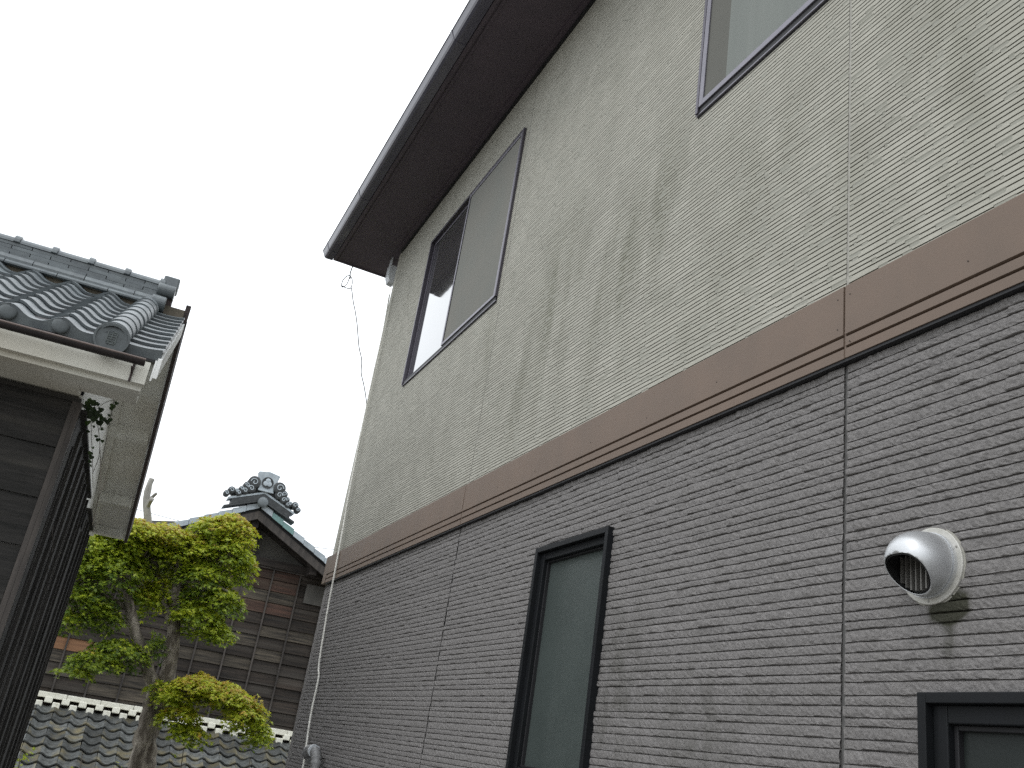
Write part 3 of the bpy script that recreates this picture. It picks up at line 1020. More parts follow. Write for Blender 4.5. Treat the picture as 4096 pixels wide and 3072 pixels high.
# big half-round cover tiles down the verge
def halfround(L_, r0, r1, name, m):
    b = MB()
    ns = 18
    V = []
    for (yy, rr) in ((0, r0), (L_, r1)):
        for q in (rr, rr - .016):
            for i in range(ns + 1):
                th = math.pi * (-.12 + 1.24 * i / ns)
                V.append((math.cos(th) * q, yy, math.sin(th) * q))
    n = ns + 1
    F = []
    for i in range(ns):
        F.append((i, 2 * n + i, 2 * n + i + 1, i + 1))
        F.append((i, i + 1, n + i + 1, n + i))
        F.append((n + i, n + i + 1, 3 * n + i + 1, 3 * n + i))
    b.add(V, F)
    me = b.me(name, m)
    me.polygons.foreach_set('use_smooth', [True] * len(me.polygons))
    try:
        me.set_sharp_from_angle(angle=math.radians(45))
    except Exception:
        pass
    return me
mh = halfround(EXS * 1.14 + .03, .088, .078, 'cover_tile', M['kawara'])
for i in range(9):
    v = VF - .01 + i * EXH * 1.11
    m_ = tile_mat(UH, v, rz(v) + .030, jit=.004)
    inst('cover_tile', mh, store, m_)
# seal disc closing the big roll, with a ring and seal-script strokes
sealm = tile_mat(UH, VF - .012, ZE + .022, jit=0, a=0.05)
b = MB().disc((0, 0, 0), (0, -1, 0), .096, .020, 40, rim=.012)
so_ = b.build('seal_disc', M['kawara_mid'], store, mw=sealm)
b = MB()
for (x, zq, wx, wz) in ((0, .036, .044, .004), (0, .024, .036, .004), (0, .010, .050, .004), (0, -.004, .036, .004), (0, -.018, .046, .004), (0, -.034, .040, .004),
                        (-.024, .002, .004, .062), (.024, .002, .004, .062), (0, .012, .004, .052), (-.012, -.026, .004, .022), (.012, -.026, .004, .022)):
    b.box(x - wx / 2, x + wx / 2, -.0185, -.0125, zq - wz / 2, zq + wz / 2)
b.build('seal_mark', M['emblem'], so_, mw=sealm.copy())

# ridge: clay, ledges, four courses, cap tiles
MB().box(UL, .14, VR - .085, VR + .085, rz(VR) - .12, EYE + 2.835, RF).build('ridge_clay', M['clay'], store)
for c in range(ncol):
    b = MB()
    uc = UH - TW * (c + .48)
    A = [RF(uc + .125 * math.cos(t), VR - .098, rz(VR - .1) + .105 + .055 * math.sin(t)) for t in [math.pi * (1 + k / 10) for k in range(11)]]
    B = [RF(uc + .125 * math.cos(t), VR - .074, rz(VR - .1) + .105 + .055 * math.sin(t)) for t in [math.pi * (1 + k / 10) for k in range(11)]]
    b.prism(A, B).build('clay_fill', M['clay'], store)
layers = [(-.140, EYE + 2.830, .034, .36), (-.112, EYE + 2.868, .050, .36), (-.078, EYE + 2.920, .0262, .27), (-.0775, EYE + 2.9475, .0262, .27), (-.077, EYE + 2.975, .0262, .27), (-.0765, EYE + 3.0025, .024, .27)]
for li, (dv, zz, th, ln) in enumerate(layers):
    off = (li % 2) * ln * .5 + .03 * li
    u = .15
    k = 0
    while u > UL:
        ua = u - (ln if k or li % 2 == 0 else ln * .5)
        sag = random.uniform(-.0015, .0015)
        for sgn in (1, -1):
            if sgn == -1 and k % 1 == 0:
                pass
        A = [RF(ua + .0028, VR + dv + .003, zz + sag), RF(ua + .0028, VR - dv, zz + sag), RF(ua + .0028, VR - dv * .75, zz + th + sag), RF(ua + .0028, VR + dv + (.003 if li > 1 else .020), zz + th + sag), RF(ua + .0028, VR + dv, zz + th * (.9 if li > 1 else .35) + sag)]
        Bq = [(x + (u - ua - .0056), y - .05 * (u - ua - .0056), z_) for x, y, z_ in A]
        MB().prism(A, Bq).build('ridge_tile', M['kawara'], store)
        u = ua
        k += 1
capz = EYE + 3.027
def capprof(rr, zz, squash=.62):
    return [(math.cos(t) * rr, zz + math.sin(t) * rr * squash) for t in [math.pi * k / 10 for k in range(11)]]
u = .16
while u > UL:
    ua = u - .262
    A = [RF(ua, VR + a_, z_) for a_, z_ in capprof(.084, capz, .74)]
    B = [RF(u - .045, VR + a_, z_) for a_, z_ in capprof(.085, capz, .74)]
    MB().prism(A, B).build('ridge_cap', M['kawara'], store)
    A = [RF(u - .046, VR + a_, z_) for a_, z_ in capprof(.100, capz, .84)]
    B = [RF(u - .002, VR + a_, z_) for a_, z_ in capprof(.097, capz, .84)]
    bevel(MB().prism(A, B).build('ridge_cap', M['kawara'], store), .006)
    u = ua
# ridge end ornament: two curled blocks
def curl(u0, u1, vc, zc, rr, hh, nm):
    out_ = []
    for k in range(12):
        t = math.pi * (.5 + k / 11)
        out_.append((vc + math.cos(t) * rr, zc + math.sin(t) * rr))
    out_ = [(vc + .10, zc - rr), (vc + .10, zc + rr)] + [(vc, zc + rr)] + out_[1:]
    A = [RF(u0, a_, z_) for a_, z_ in out_]
    B = [RF(u1, a_, z_) for a_, z_ in out_]
    o = MB().prism(A, B).build(nm, M['kawara'], store)
    return bevel(o, .008)
curl(.100, .205, VR - .105, EYE + 2.868, .056, 0, 'ridge_end')
curl(.115, .245, VR - .075, EYE + 2.995, .050, 0, 'ridge_end')
bevel(MB().box(.135, .255, VR - .075, VR + .08, EYE + 3.03, EYE + 3.125, RF).build('ridge_end', M['kawara'], store), .012)
MB().box(.165, .24, VR - .05, VR + .12, EYE + 2.78, EYE + 2.97, RF).build('ridge_end', M['rust'], store)
MB().box(.19, .352, VR - .06, VR + .06, rz(VR) - .02, rz(VR) + .055, RF).build('ridge_end', M['clay'], store)
# copper gutter
b = MB()
ns = 10
gA = []
for (q) in (.031, .028):
    for i in range(ns + 1):
        th = math.pi * (1 + i / ns)
        gA.append((math.cos(th) * q, math.sin(th) * q))
GV = []
for u in (UL, .300):
    GV += [RF(u, -.575 + a_, EYE + 1.776 + z_) for a_, z_ in gA]
n = ns + 1
F = []
for i in range(ns):
    F += [(i, i + 1, 2 * n + i + 1, 2 * n + i), (n + i, 3 * n + i, 3 * n + i + 1, n + i + 1)]
F += [(0, 2 * n, 3 * n, n), (n - 1, 2 * n - 1, 4 * n - 1, 3 * n - 1)]
F += [tuple(3 * n - 1 - i for i in range(n))]
b.add(GV, F)
gt_ = b.build('gutter', M['copper'], store)
MB().tube([RF(UL, -.604, EYE + 1.776), RF(.302, -.604, EYE + 1.776)], .0062, 8).build('lip', M['copperlip'], gt_)
for u in (.24, -.62, -1.5):
    MB().box(u, u + .012, -.612, -.50, EYE + 1.712, EYE + 1.718, RF).box(u, u + .012, -.508, -.5, EYE + 1.66, EYE + 1.80, RF).build('gutter_bracket', M['rust'], store)

# ================================================================ GABLED PLANK HOUSE BEHIND
YV, YWL = 15.9, 16.5
AX = 2.10                          # ridge line
barn = thing('plank_house', 'old gabled house clad in weathered planks behind the maple tree', 'house', (AX, YWL, 0))
RP = .520
ZRG = EYE + 3.44                   # underside of verge tiles at the axis
def gz(x):
    return ZRG - abs(x - AX) * RP
HWD = 3.1
# wall planks
pit = .1905
zt = EYE + 2.575
mats = ['wood', 'woodpale', 'woodred', 'woodnew']
BAT = [2.673 - .473 * k for k in range(-3, 10)]
BAT = sorted([x for x in BAT if AX - HWD < x < AX + HWD])
edges = [AX - HWD] + BAT + [AX + HWD]
k = 0
zz = zt
while zz > .4:
    row = k
    i = 0
    while i < len(edges) - 1:
        span = 1
        xa, xb = edges[i], edges[min(i + span, len(edges) - 1)]
        zr = random.random()
        span = random.choice([1, 2, 2, 3])
        xb = edges[min(i + span, len(edges) - 1)]
        nm = 'wood'
        if row < 2 and xa < 3.1 and xb > 1.9:
            span = 1
            xb = edges[min(i + 1, len(edges) - 1)]
            nm = 'woodred' if 1.7 < xb < 3.2 else 'wood'
        elif row in (2, 3) and 2.1 < xb < 3.2:
            nm = 'woodpale' if zr < .6 else 'woodred'
        elif zr < .16:
            nm = 'woodpale'
        if row in (7, 8) and xb > 1.7 and zr < .6:
            nm = 'woodpale'
        if row == 9 and xa < .25:
            span = 1
            xb = edges[min(i + 1, len(edges) - 1)]
            if xb < .4:
                nm = 'woodnew'
        tw = random.uniform(-.004, .004)
        A = [(xa + .002, YWL - .036 + tw, zz - pit + .004), (xa + .002, YWL - .004, zz - pit + .004), (xa + .002, YWL - .004, zz), (xa + .002, YWL - .012, zz)]
        # overlap: the lower edge stands proud of the board below
        Bq = [(xb - .002, y, z_) for _, y, z_ in A]
        MB().prism(A, Bq).build('plank', M[nm], barn)
        i += span
    zz -= pit * random.uniform(.97, 1.03)
    k += 1
for x in BAT:
    MB().box(x - .013, x + .013, YWL - .055, YWL - .032, .4, zt + .02).build('batten', M['woodpost'], barn)
MB().box(AX - HWD, AX + HWD, YWL, YWL + .1, 0, EYE + 2.6).build('wall_core', M['beam'], barn)
MB().box(AX - HWD, AX + HWD, YWL - .10, YWL - .002, EYE + 2.577, EYE + 2.70).build('tie_beam', M['beam'], barn)
MB().box(AX - HWD, AX + HWD, YWL - .06, YWL - .034, EYE + 2.545, EYE + 2.576).build('plank_cap', M['woodpost'], barn)
MB().prism([(AX - HWD, YWL + .02, EYE + 2.6), (AX + HWD, YWL + .02, EYE + 2.6), (AX + .3, YWL + .02, gz(AX + .3) - .1), (AX, YWL + .02, gz(AX) - .1), (AX - .3, YWL + .02, gz(AX - .3) - .1)],
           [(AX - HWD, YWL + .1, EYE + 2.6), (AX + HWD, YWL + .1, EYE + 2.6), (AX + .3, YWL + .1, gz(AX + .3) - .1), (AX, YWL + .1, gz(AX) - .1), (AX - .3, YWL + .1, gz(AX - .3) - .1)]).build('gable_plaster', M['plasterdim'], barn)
MB().box(AX + .02, AX + .17, YWL - .10, YWL + .015, EYE + 2.7001, EYE + 3.25).build('king_post', M['beam'], barn)
# rafters along the gable wall (dark band under the roof)
for s in (1, -1):
    for (yy0, yy1, lo, hi, nm, mt) in ((YWL - .12, YWL + .03, .16, .028, 'gable_rafter', 'beam'), (YV + .02, YV + .06, .075, .028, 'verge_shadow_strip', 'rubber_and_shadow'), (YV - .0, YV + .05, .215, .0755, 'bargeboard', 'woodpost')):  # black verge strip stands in for the shadow under the tiles
        xe = AX + s * (HWD + .45)
        A = [(AX, yy0, gz(AX) - lo), (AX, yy0, gz(AX) - hi), (xe, yy0, gz(xe) - hi), (xe, yy0, gz(xe) - lo)]
        B = [(x, yy1, z_) for x, y, z_ in A]
        MB().prism(A, B).build(nm, M[mt], barn)
    xe = AX + s * (HWD + .5)
    A = [(AX, YV - .02, gz(AX) - .027), (AX, YV - .02, gz(AX)), (xe, YV - .02, gz(xe)), (xe, YV - .02, gz(xe) - .027)]
    B = [(x, YWL + 7, z_) for x, y, z_ in A]
    roof_ = MB().prism(A, B).build('roof_slope', M['beam'], barn)
    # verge tiles, each stepping over the one below
    ml = .235
    nx = int((HWD + .5) * math.sqrt(1 + RP * RP) / ml)
    for i in range(nx):
        d0 = i * ml
        c = math.cos(math.atan(RP))
        x0 = AX + s * (d0 + .02) * c
        x1 = AX + s * (d0 + ml * 1.06) * c
        z0, z1 = gz(x0), gz(x1)
        up = .020
        A = [(x0, YV - .045, z0 - .030), (x0, YV - .045, z0 + .062), (x1, YV - .045, z1 + .062 + up), (x1, YV - .045, z1 - .022)]
        B = [(x, YV - .025, z_) for x, y, z_ in A]
        b = MB().prism(A, B)
        A = [(x0, YV - .025, z0 + .040), (x0, YV - .025, z0 + .062), (x1, YV - .025, z1 + .062 + up), (x1, YV - .025, z1 + .04 + up)]
        B = [(x, YV + .22, z_ + .01) for x, y, z_ in A]
        b.prism(A, B)
        mt = 'kawara_green' if (i in (1, 2) and s == 1) else 'kawara_pale'
        b.build('tile', M[mt], roof_)
    # field tiles
    mt_ = tile_mesh('tile', M['kawara_pale'], .25, .25)
    if True:
        F2 = lambda u, v, z_: (AX + s * (-v), YV + .2 + (u if s == 1 else u), z_)
        for i in range(nx):
            for j in range(3):
                dd = (i + 1) * ml * math.cos(math.atan(RP))
                x = AX + s * dd
                o = Vector((x, YV + .2 + .25 * j + (.25 if s == -1 else 0), gz(x) + .02))
                ux = Vector((0, 1, 0)) if s == 1 else Vector((0, -1, 0))
                yv = Vector((-s * math.cos(math.atan(RP)), 0, math.sin(math.atan(RP))))
                zv = ux.cross(yv)
                m_ = Matrix((ux, yv, zv)).transposed().to_4x4()
                m_.translation = o
                inst('tile', mt_, roof_, m_)
# purlin ends under the verge
for (dx, dz) in ((0, -.20), (1.15, -.17), (-1.15, -.17), (2.3, -.17), (-2.3, -.17)):
    x = AX + dx
    MB().box(x - .06, x + .06, YV + .11, YWL - .13, gz(x) + dz - .14, gz(x) + dz + .10).build('purlin', M['beam'], barn)
# right-hand small patch of plaster wall under the eave
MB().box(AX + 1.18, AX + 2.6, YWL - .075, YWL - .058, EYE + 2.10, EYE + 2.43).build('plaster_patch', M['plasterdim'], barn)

# ridge and demon-tile ornament
rb = MB().box(AX - .16, AX + .16, YV + .02, YWL + 7, ZRG + .03, ZRG + .26).build('ridge', M['kawara'], barn)
for s in (1, -1):
    for (dz, th, ext, mt) in ((.035, .03, .60, 'kawara_dark'), (.068, .092, .50, 'kawara_dark'), (.165, .035, .56, 'kawara_pale')):
        A = [(AX, YV - .10, ZRG + .04 + dz), (AX, YV - .10, ZRG + .04 + dz + th), (AX + s * ext, YV - .10, ZRG + .04 + dz + th - ext * .40), (AX + s * ext, YV - .10, ZRG + .04 + dz - ext * .40)]
        B = [(x, YV + .16, z_) for x, y, z_ in A]
        MB().prism(A, B).build('ridge_ledge', M[mt], barn)
MB().disc((AX + .005, YV - .10, ZRG + .055), (0, -1, 0), .088, .03, 28, dome=.03).build('round_end_tile', M['kawara'], barn, smooth=True)
oz = ZRG + .255
A = [(AX - .125, 0, oz), (AX - .19, 0, oz + .275), (AX - .12, 0, oz + .305), (AX + .12, 0, oz + .305), (AX + .19, 0, oz + .275), (AX + .125, 0, oz)]
A = [(AX - .115, 0, oz - .02), (AX - .185, 0, oz + .30), (AX + .0, 0, oz + .335), (AX + .185, 0, oz + .30), (AX + .115, 0, oz - .02)]
crest = bevel(MB().prism([(x, YV - .13, z_) for x, y, z_ in A], [(x, YV + .02, z_) for x, y, z_ in A]).build('ornament', M['kawara_pale'], barn), .01)
MB().box(AX - .13, AX + .13, YV - .145, YV - .131, oz - .02, oz + .01).build('foot', M['kawara_pale'], crest)
cc_ = Vector((AX - .0, YV - .13, oz + .135))
MB().disc(cc_, (0, -1, 0), .098, .012, 32, rim=.014).build('crest_ring', M['kawara_dark'], crest)
b = MB()
for a_ in (90, 210, 330):
    cx = cc_ + Vector((math.cos(math.radians(a_)) * .036, -.006, math.sin(math.radians(a_)) * .036))
    b.disc(cx, (0, -1, 0), .042, .010, 14, dome=.006)
b.build('crest_mark', M['kawara_pale'], crest, smooth=True)
# cloud scrolls either side
for s in (1, -1):
    b = MB()
    sp = [(.215, .115, .105), (.315, .035, .065), (.385, -.04, .05), (.455, -.10, .045), (.54, -.105, .062), (.605, -.17, .052), (.24, .0, .08), (.33, -.06, .065), (.42, -.12, .055)]
    for (dx, dz, rr) in sp:
        b.disc((AX + s * dx, YV + .0, oz + dz - .02), (0, -1, 0), rr, .10 + rr * .4, 18, dome=.02)
    # body of the scroll resting on the ledge
    q = [(.10, .10), (.30, .03), (.42, -.06), (.54, -.14), (.50, -.22), (.30, -.14), (.10, -.06)]
    A = [(AX + s * x, YV - .06, oz + z_) for x, z_ in q]
    B = [(AX + s * x, YV + .08, oz + z_) for x, z_ in q]
    b.prism(A, B)
    so2 = b.build('cloud_scroll', M['kawara_dark'], barn)
    b = MB()
    for (dx, dz, rr) in sp:
        y_ = YV - .10 - rr * .4 - .02
        pts = []
        for t in range(15):
            a_ = t / 14 * 2 * math.pi * 1.15
            q = rr * (.62 - .035 * t)
            pts.append((AX + s * (dx + q * math.cos(a_)), y_, oz + dz - .02 + q * math.sin(a_)))
        b.tube(pts, .0085, 5)
    b.build('spiral', M['kawara_pale'], so2)

# ---- tiled lean-to against the plank wall
LZ = EYE + .020
leanto = MB().prism([(-1.3, YWL - .04, LZ - .16), (-1.3, YWL - .04, LZ - .22), (-1.3, YWL - 2.6, LZ - 1.48), (-1.3, YWL - 2.6, LZ - 1.42)],
                    [(4.4, YWL - .04, LZ - .16), (4.4, YWL - .04, LZ - .22), (4.4, YWL - 2.6, LZ - 1.48), (4.4, YWL - 2.6, LZ - 1.42)]).build('lean_to_roof', M['beam'], barn)
PL = .49
al = math.atan(PL)
TWL = .2445
ME_L = tile_mesh('tile', M['kawara_old'], TWL - .003, .29, th=.022, rise=.040)
F3 = lambda u, v, z_: (u, v, z_)
x00 = -.311 + .02
for c in range(-2, 18):
    for rI in range(11):
        dd = .10 + (rI + 1) * .213
        v = YWL - .06 - dd
        inst('tile', ME_L, leanto, tile_mat(x00 + c * TWL, v, LZ - .150 - dd * PL, F=F3, a=al, jit=.010))
# white plaster top course with stepped blocks
for j in range(-1, 11):
    xa = x00 + TWL * 2 * j - .12
    o = MB().box(xa + .003, xa + TWL * 2 - .003, YWL - .16, YWL - .032, LZ - .064, LZ + .018 + random.uniform(-.003, .003)).build('white_course', M['noshiwhite'], leanto)
    bevel(o, .010)
mb1 = MB().box(-.055, .055, -.135, 0, -.088, 0).me('white_block', M['noshiwhite'])
mb2 = MB().box(-.053, .053, -.16, 0, -.046, .040).me('white_block', M['noshiwhite'])
for c in range(-2, 18):
    o = inst('white_block', mb1, leanto, Matrix.Translation((x00 + c * TWL + .125, YWL - .035, LZ - .045)))
    bevel(o, .012)
    o = inst('white_block', mb2, leanto, Matrix.Translation((x00 + c * TWL + .003, YWL - .10, LZ - .152)))
    bevel(o, .012)
MB().box(-1.3, 4.4, YWL - 2.45, YWL - 2.35, 0, LZ - 1.36).build('lean_to_wall', M['wood'], barn)

# ================================================================ MAPLE TREE
TY = 12.0
def T(px, py, dy=0.0):
    return at(px, py, TY + dy)
tree = thing('maple_tree', 'pruned maple with fresh yellow-green leaves in front of the plank house', 'tree', (1.02, TY, 0))
b = MB()
base = T(560, 3072)
trunk = [Vector((base.x - .03, TY, 0)), Vector((base.x - .02, TY, .5)), base, T(590, 2930), T(622, 2800), T(640, 2735)]
b.tube(smoothpts(trunk, 12), np.interp(np.linspace(0, 1, 61), [0, .4, .8, 1], [.17, .135, .115, .125]).tolist(), 22, .34)
def limb(pts, r0, r1, n=5, sides=9, jit=.25):
    p = smoothpts(pts, n)
    b.tube(p, np.linspace(r0, r1, len(p)).tolist(), sides, jit)
limb([T(630, 2780), T(600, 2700, -.05), T(560, 2590, -.1), T(530, 2490, -.1), T(512, 2380, -.1), T(500, 2260, -.1), T(480, 2160, 0)], .085, .035)
limb([T(645, 2770), T(672, 2690), T(690, 2580), T(698, 2480), T(706, 2390), T(716, 2280, .1), T(728, 2180, .1)], .100, .045)
limb([T(692, 2500), T(660, 2420, .1), T(635, 2330, .15), T(612, 2240, .2), T(598, 2130, .2)], .060, .042)
limb([T(700, 2420), T(730, 2330, .1), T(760, 2260, .2), T(800, 2190, .3)], .045, .022)
limb([T(618, 2830), T(680, 2790, -.2), T(760, 2765, -.3), T(860, 2760, -.35), T(940, 2800, -.4), T(1000, 2870, -.4)], .075, .015)
limb([T(520, 2440), T(450, 2400, -.1), T(380, 2360, -.2), T(320, 2340, -.2)], .035, .012)
limb([T(570, 2640), T(500, 2610, -.2), T(420, 2620, -.3), T(330, 2650, -.3)], .035, .010)
limb([T(712, 2330), T(790, 2330, -.1), T(880, 2350, -.2), T(960, 2400, -.2)], .032, .010)
limb([T(728, 2190), T(790, 2130), T(850, 2110), T(920, 2100)], .035, .014)
limb([T(482, 2170), T(430, 2140), T(360, 2150), T(300, 2190)], .030, .010)
trunk_o = b.build('trunk', M['bark'], tree, smooth=True)
b = MB()
limb([T(598, 2150, .2), T(590, 2060, .2), T(586, 1995, .2), T(594, 1950, .2), T(608, 1915, .2)], .052, .034)
limb([T(592, 2005, .2), T(612, 1985, .15), T(626, 1974, .1)], .022, .017, sides=7)
limb([T(588, 2030, .2), T(600, 2008, .1), T(607, 1998, .0)], .030, .027, sides=7)
b.build('dead_branch', M['stub'], tree, smooth=True)

# leaves: small five-lobed stars gathered in flat drooping sprays
def star():
    P = [(0, 0)]
    lobes = [(-2.2, .55), (-1.25, .82), (-.42, 1.0), (.42, 1.0), (1.25, .82), (2.2, .55)]
    lobes = [(-2.1, .6), (-1.05, .9), (0, 1.08), (1.05, .9), (2.1, .6)]
    pts = []
    for i, (a_, q) in enumerate(lobes):
        pts.append((math.sin(a_) * q, math.cos(a_) * q))
        if i < len(lobes) - 1:
            am = (a_ + lobes[i + 1][0]) / 2
            pts.append((math.sin(am) * .36, math.cos(am) * .36))
    pts.append((0, -.25))
    return np.array(pts)
STAR = star()
NS = len(STAR)
def leaves(name, sprays, m, parent, size=.033, seed=1):
    rg = np.random.default_rng(seed)
    V = []
    F = []
    tint = []
    for (c, out_, n, rad, tb) in sprays:
        out_ = np.array(out_)
        out_ = out_ / (np.linalg.norm(out_) + 1e-9)
        for i in range(n):
            r_ = rad * math.sqrt(rg.random())
            th = rg.random() * 2 * math.pi
            off = np.array([math.cos(th) * r_, math.sin(th) * r_, 0])
            drop = -(off @ out_) * .55 - abs(rg.normal(0, .012))
            p = np.array(c) + off + np.array([0, 0, drop])
            nrm_ = np.array([0, 0, 1.0]) + out_ * .55 + rg.normal(0, .38, 3)
            nrm_ /= np.linalg.norm(nrm_)
            t = off / (np.linalg.norm(off) + 1e-6) + out_ * .8 + rg.normal(0, .4, 3)
            t -= nrm_ * (t @ nrm_)
            t /= np.linalg.norm(t) + 1e-9
            s_ = np.cross(t, nrm_)
            z_ = size * rg.uniform(.65, 1.25)
            n0 = len(V)
            cup = rg.uniform(-.10, .32)
            for (a_, b__) in STAR:
                q = p + (s_ * a_ + t * b__) * z_ - nrm_ * z_ * cup * (a_ * a_ + b__ * b__)
                V.append(q)
            V.append(p)
            for k in range(NS):
                F.append((n0 + NS, n0 + k, n0 + (k + 1) % NS))
            tv = min(1, max(0, tb + rg.normal(0, .10)))
            tint += [tv] * (NS + 1)
    me = mesh(name, np.array(V).tolist(), F, m)
    at_ = me.attributes.new('tint', 'FLOAT', 'POINT')
    at_.data.foreach_set('value', tint)
    o = place(bpy.data.objects.new(name, me), parent)
    return o

# clump: centre px, py, dy ; radii along x, y(depth), z in metres ; sprays ; tint ; shell bias
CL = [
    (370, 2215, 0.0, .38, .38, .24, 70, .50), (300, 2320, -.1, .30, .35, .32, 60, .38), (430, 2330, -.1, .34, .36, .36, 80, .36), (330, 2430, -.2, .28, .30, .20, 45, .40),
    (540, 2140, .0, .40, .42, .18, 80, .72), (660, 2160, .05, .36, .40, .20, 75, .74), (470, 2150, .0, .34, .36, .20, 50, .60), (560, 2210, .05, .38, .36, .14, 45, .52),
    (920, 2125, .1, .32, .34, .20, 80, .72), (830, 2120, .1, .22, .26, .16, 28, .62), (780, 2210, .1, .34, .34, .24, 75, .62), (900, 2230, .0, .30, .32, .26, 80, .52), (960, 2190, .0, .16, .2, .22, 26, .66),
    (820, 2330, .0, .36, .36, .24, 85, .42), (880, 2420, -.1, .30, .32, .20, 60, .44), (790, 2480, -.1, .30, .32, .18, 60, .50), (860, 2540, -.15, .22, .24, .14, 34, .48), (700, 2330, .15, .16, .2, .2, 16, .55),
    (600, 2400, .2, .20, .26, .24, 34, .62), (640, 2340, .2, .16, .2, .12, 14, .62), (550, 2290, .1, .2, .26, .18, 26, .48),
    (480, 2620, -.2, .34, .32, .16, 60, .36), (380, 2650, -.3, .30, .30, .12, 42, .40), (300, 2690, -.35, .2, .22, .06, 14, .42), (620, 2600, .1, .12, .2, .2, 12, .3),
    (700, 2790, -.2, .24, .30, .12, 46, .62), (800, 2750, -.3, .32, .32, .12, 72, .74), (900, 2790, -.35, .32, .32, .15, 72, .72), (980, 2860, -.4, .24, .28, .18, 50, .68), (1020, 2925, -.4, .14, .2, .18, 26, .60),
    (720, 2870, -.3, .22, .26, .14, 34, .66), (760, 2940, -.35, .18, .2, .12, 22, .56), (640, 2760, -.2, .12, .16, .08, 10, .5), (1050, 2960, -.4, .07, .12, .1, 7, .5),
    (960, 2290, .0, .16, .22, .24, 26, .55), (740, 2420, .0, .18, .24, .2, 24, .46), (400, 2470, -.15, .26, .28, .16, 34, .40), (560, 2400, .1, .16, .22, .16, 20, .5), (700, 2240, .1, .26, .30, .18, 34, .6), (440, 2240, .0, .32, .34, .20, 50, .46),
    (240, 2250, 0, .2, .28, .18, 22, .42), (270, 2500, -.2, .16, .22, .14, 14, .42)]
rg = np.random.default_rng(11)
sprays = []
twig = MB()
for (px, py, dy, rx, ry, rz_, n, tb) in CL:
    c = np.array(T(px, py, dy))
    n = int(n * 1.9)
    for i in range(n):
        q = rg.normal(0, 1, 3)
        q /= np.linalg.norm(q)
        if q[2] < -.35 and rg.random() < .6:
            q[2] = -q[2]
        rad = rg.uniform(.45, 1.0) ** .6
        p = c + q * rad * np.array([rx, ry, rz_])
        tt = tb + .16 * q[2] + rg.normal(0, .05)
        o_ = np.array([q[0], q[1], 0])
        sprays.append((p, o_, int(rg.integers(12, 22)), rg.uniform(.07, .13), tt))
        if i % 4 == 0:
            m_ = c + (p - c) * .55 + np.array([0, 0, .03])
            twig.tube([tuple(c * .65 + p * .35 - np.array([0, 0, .05])), tuple(m_), tuple(p)], [.006, .004, .0022], 4)
for k in range(90):                           # single tips that stick out of the outline
    px, py, dy, rx, ry, rz_, n, tb = CL[int(rg.integers(0, len(CL)))]
    c = np.array(T(px, py, dy))
    q = rg.normal(0, 1, 3)
    q[2] = abs(q[2]) * .8
    q /= np.linalg.norm(q)
    p = c + q * np.array([rx, ry, rz_]) * rg.uniform(1.12, 1.45)
    sprays.append((p, np.array([q[0], q[1], 0]), int(rg.integers(3, 6)), .04, tb + .18))
    twig.tube([tuple(c + q * np.array([rx, ry, rz_]) * .7), tuple(p)], [.003, .0015], 4)
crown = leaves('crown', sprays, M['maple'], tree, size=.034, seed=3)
twig.build('twigs', M['bark'], tree, kind='stuff')

# young shoots and weeds standing in front of the lean-to
def shoot(root_pt, top, n, seed, label, tb=.55):
    t = thing('young_shoot', label, 'plant', root_pt)
    rg = np.random.default_rng(seed)
    a_, c_ = Vector(root_pt), Vector(top)
    st = MB()
    st.tube(smoothpts([a_, a_.lerp(c_, .5) + Vector((.05, 0, 0)), c_], 4), .005, 5)
    st.build('stem', M['bark'], t)
    sp = []
    for i in range(n):
        q = a_.lerp(c_, .45 + .55 * rg.random()) + Vector(rg.normal(0, .06, 3).tolist())
        sp.append((np.array(q), rg.normal(0, 1, 3) * np.array([1, 1, 0]), int(rg.integers(4, 9)), .06, tb))
    leaves('foliage', sp, M['maple'], t, size=.030, seed=seed)
for (px, py, Yq, n, s, lb) in ((85, 3000, 11.2, 20, 21, 'yellow-green leafy shoot beside the dark plank wall at the lower left'),
                               (330, 3010, 11.5, 5, 22, 'single thin shoot crossing the mossy tiles left of the maple trunk'),
                               (530, 3035, 11.4, 9, 23, 'leafy shoot at the foot of the maple trunk'),
                               (735, 2990, 11.6, 4, 24, 'small sprig just right of the maple trunk over the tiles'),
                               (1000, 3035, 11.6, 5, 25, 'pale sprig under the drooping right-hand maple branch')):
    tp = at(px, py, Yq)
    shoot((tp.x + .05, Yq, 0), tp, n, s, lb)

# ================================================================ IVY on the storehouse corner
ivy = thing('ivy', 'dark ivy sprig climbing the white plaster at the storehouse corner', 'ivy', WF(.06, .1, EYE + 1.2))
def S(px, py, Yq=5.95):
    return at(px, py, Yq)
b = MB()
for pts in ([(372, 1950), (370, 1850), (365, 1720), (362, 1640), (352, 1605)], [(405, 1960), (402, 1860), (398, 1760), (385, 1650), (372, 1610)], [(388, 2020), (402, 1900), (400, 1800)],
            [(370, 1650), (400, 1625), (425, 1608), (452, 1600)], [(372, 1890), (395, 1830), (400, 1770)], [(395, 1720), (420, 1680), (450, 1660)], [(370, 2100), (395, 1990), (418, 1930), (420, 1890)]):
    b.tube(smoothpts([S(*p, 5.99) for p in pts], 4), .0018, 5)
b.build('vine', M['bark'], ivy)
rg = np.random.default_rng(5)
V, F, tint = [], [], []
heart = [(0, -1.0), (.55, -.35), (.85, .25), (.45, .7), (0, .45), (-.45, .7), (-.85, .25), (-.55, -.35)]
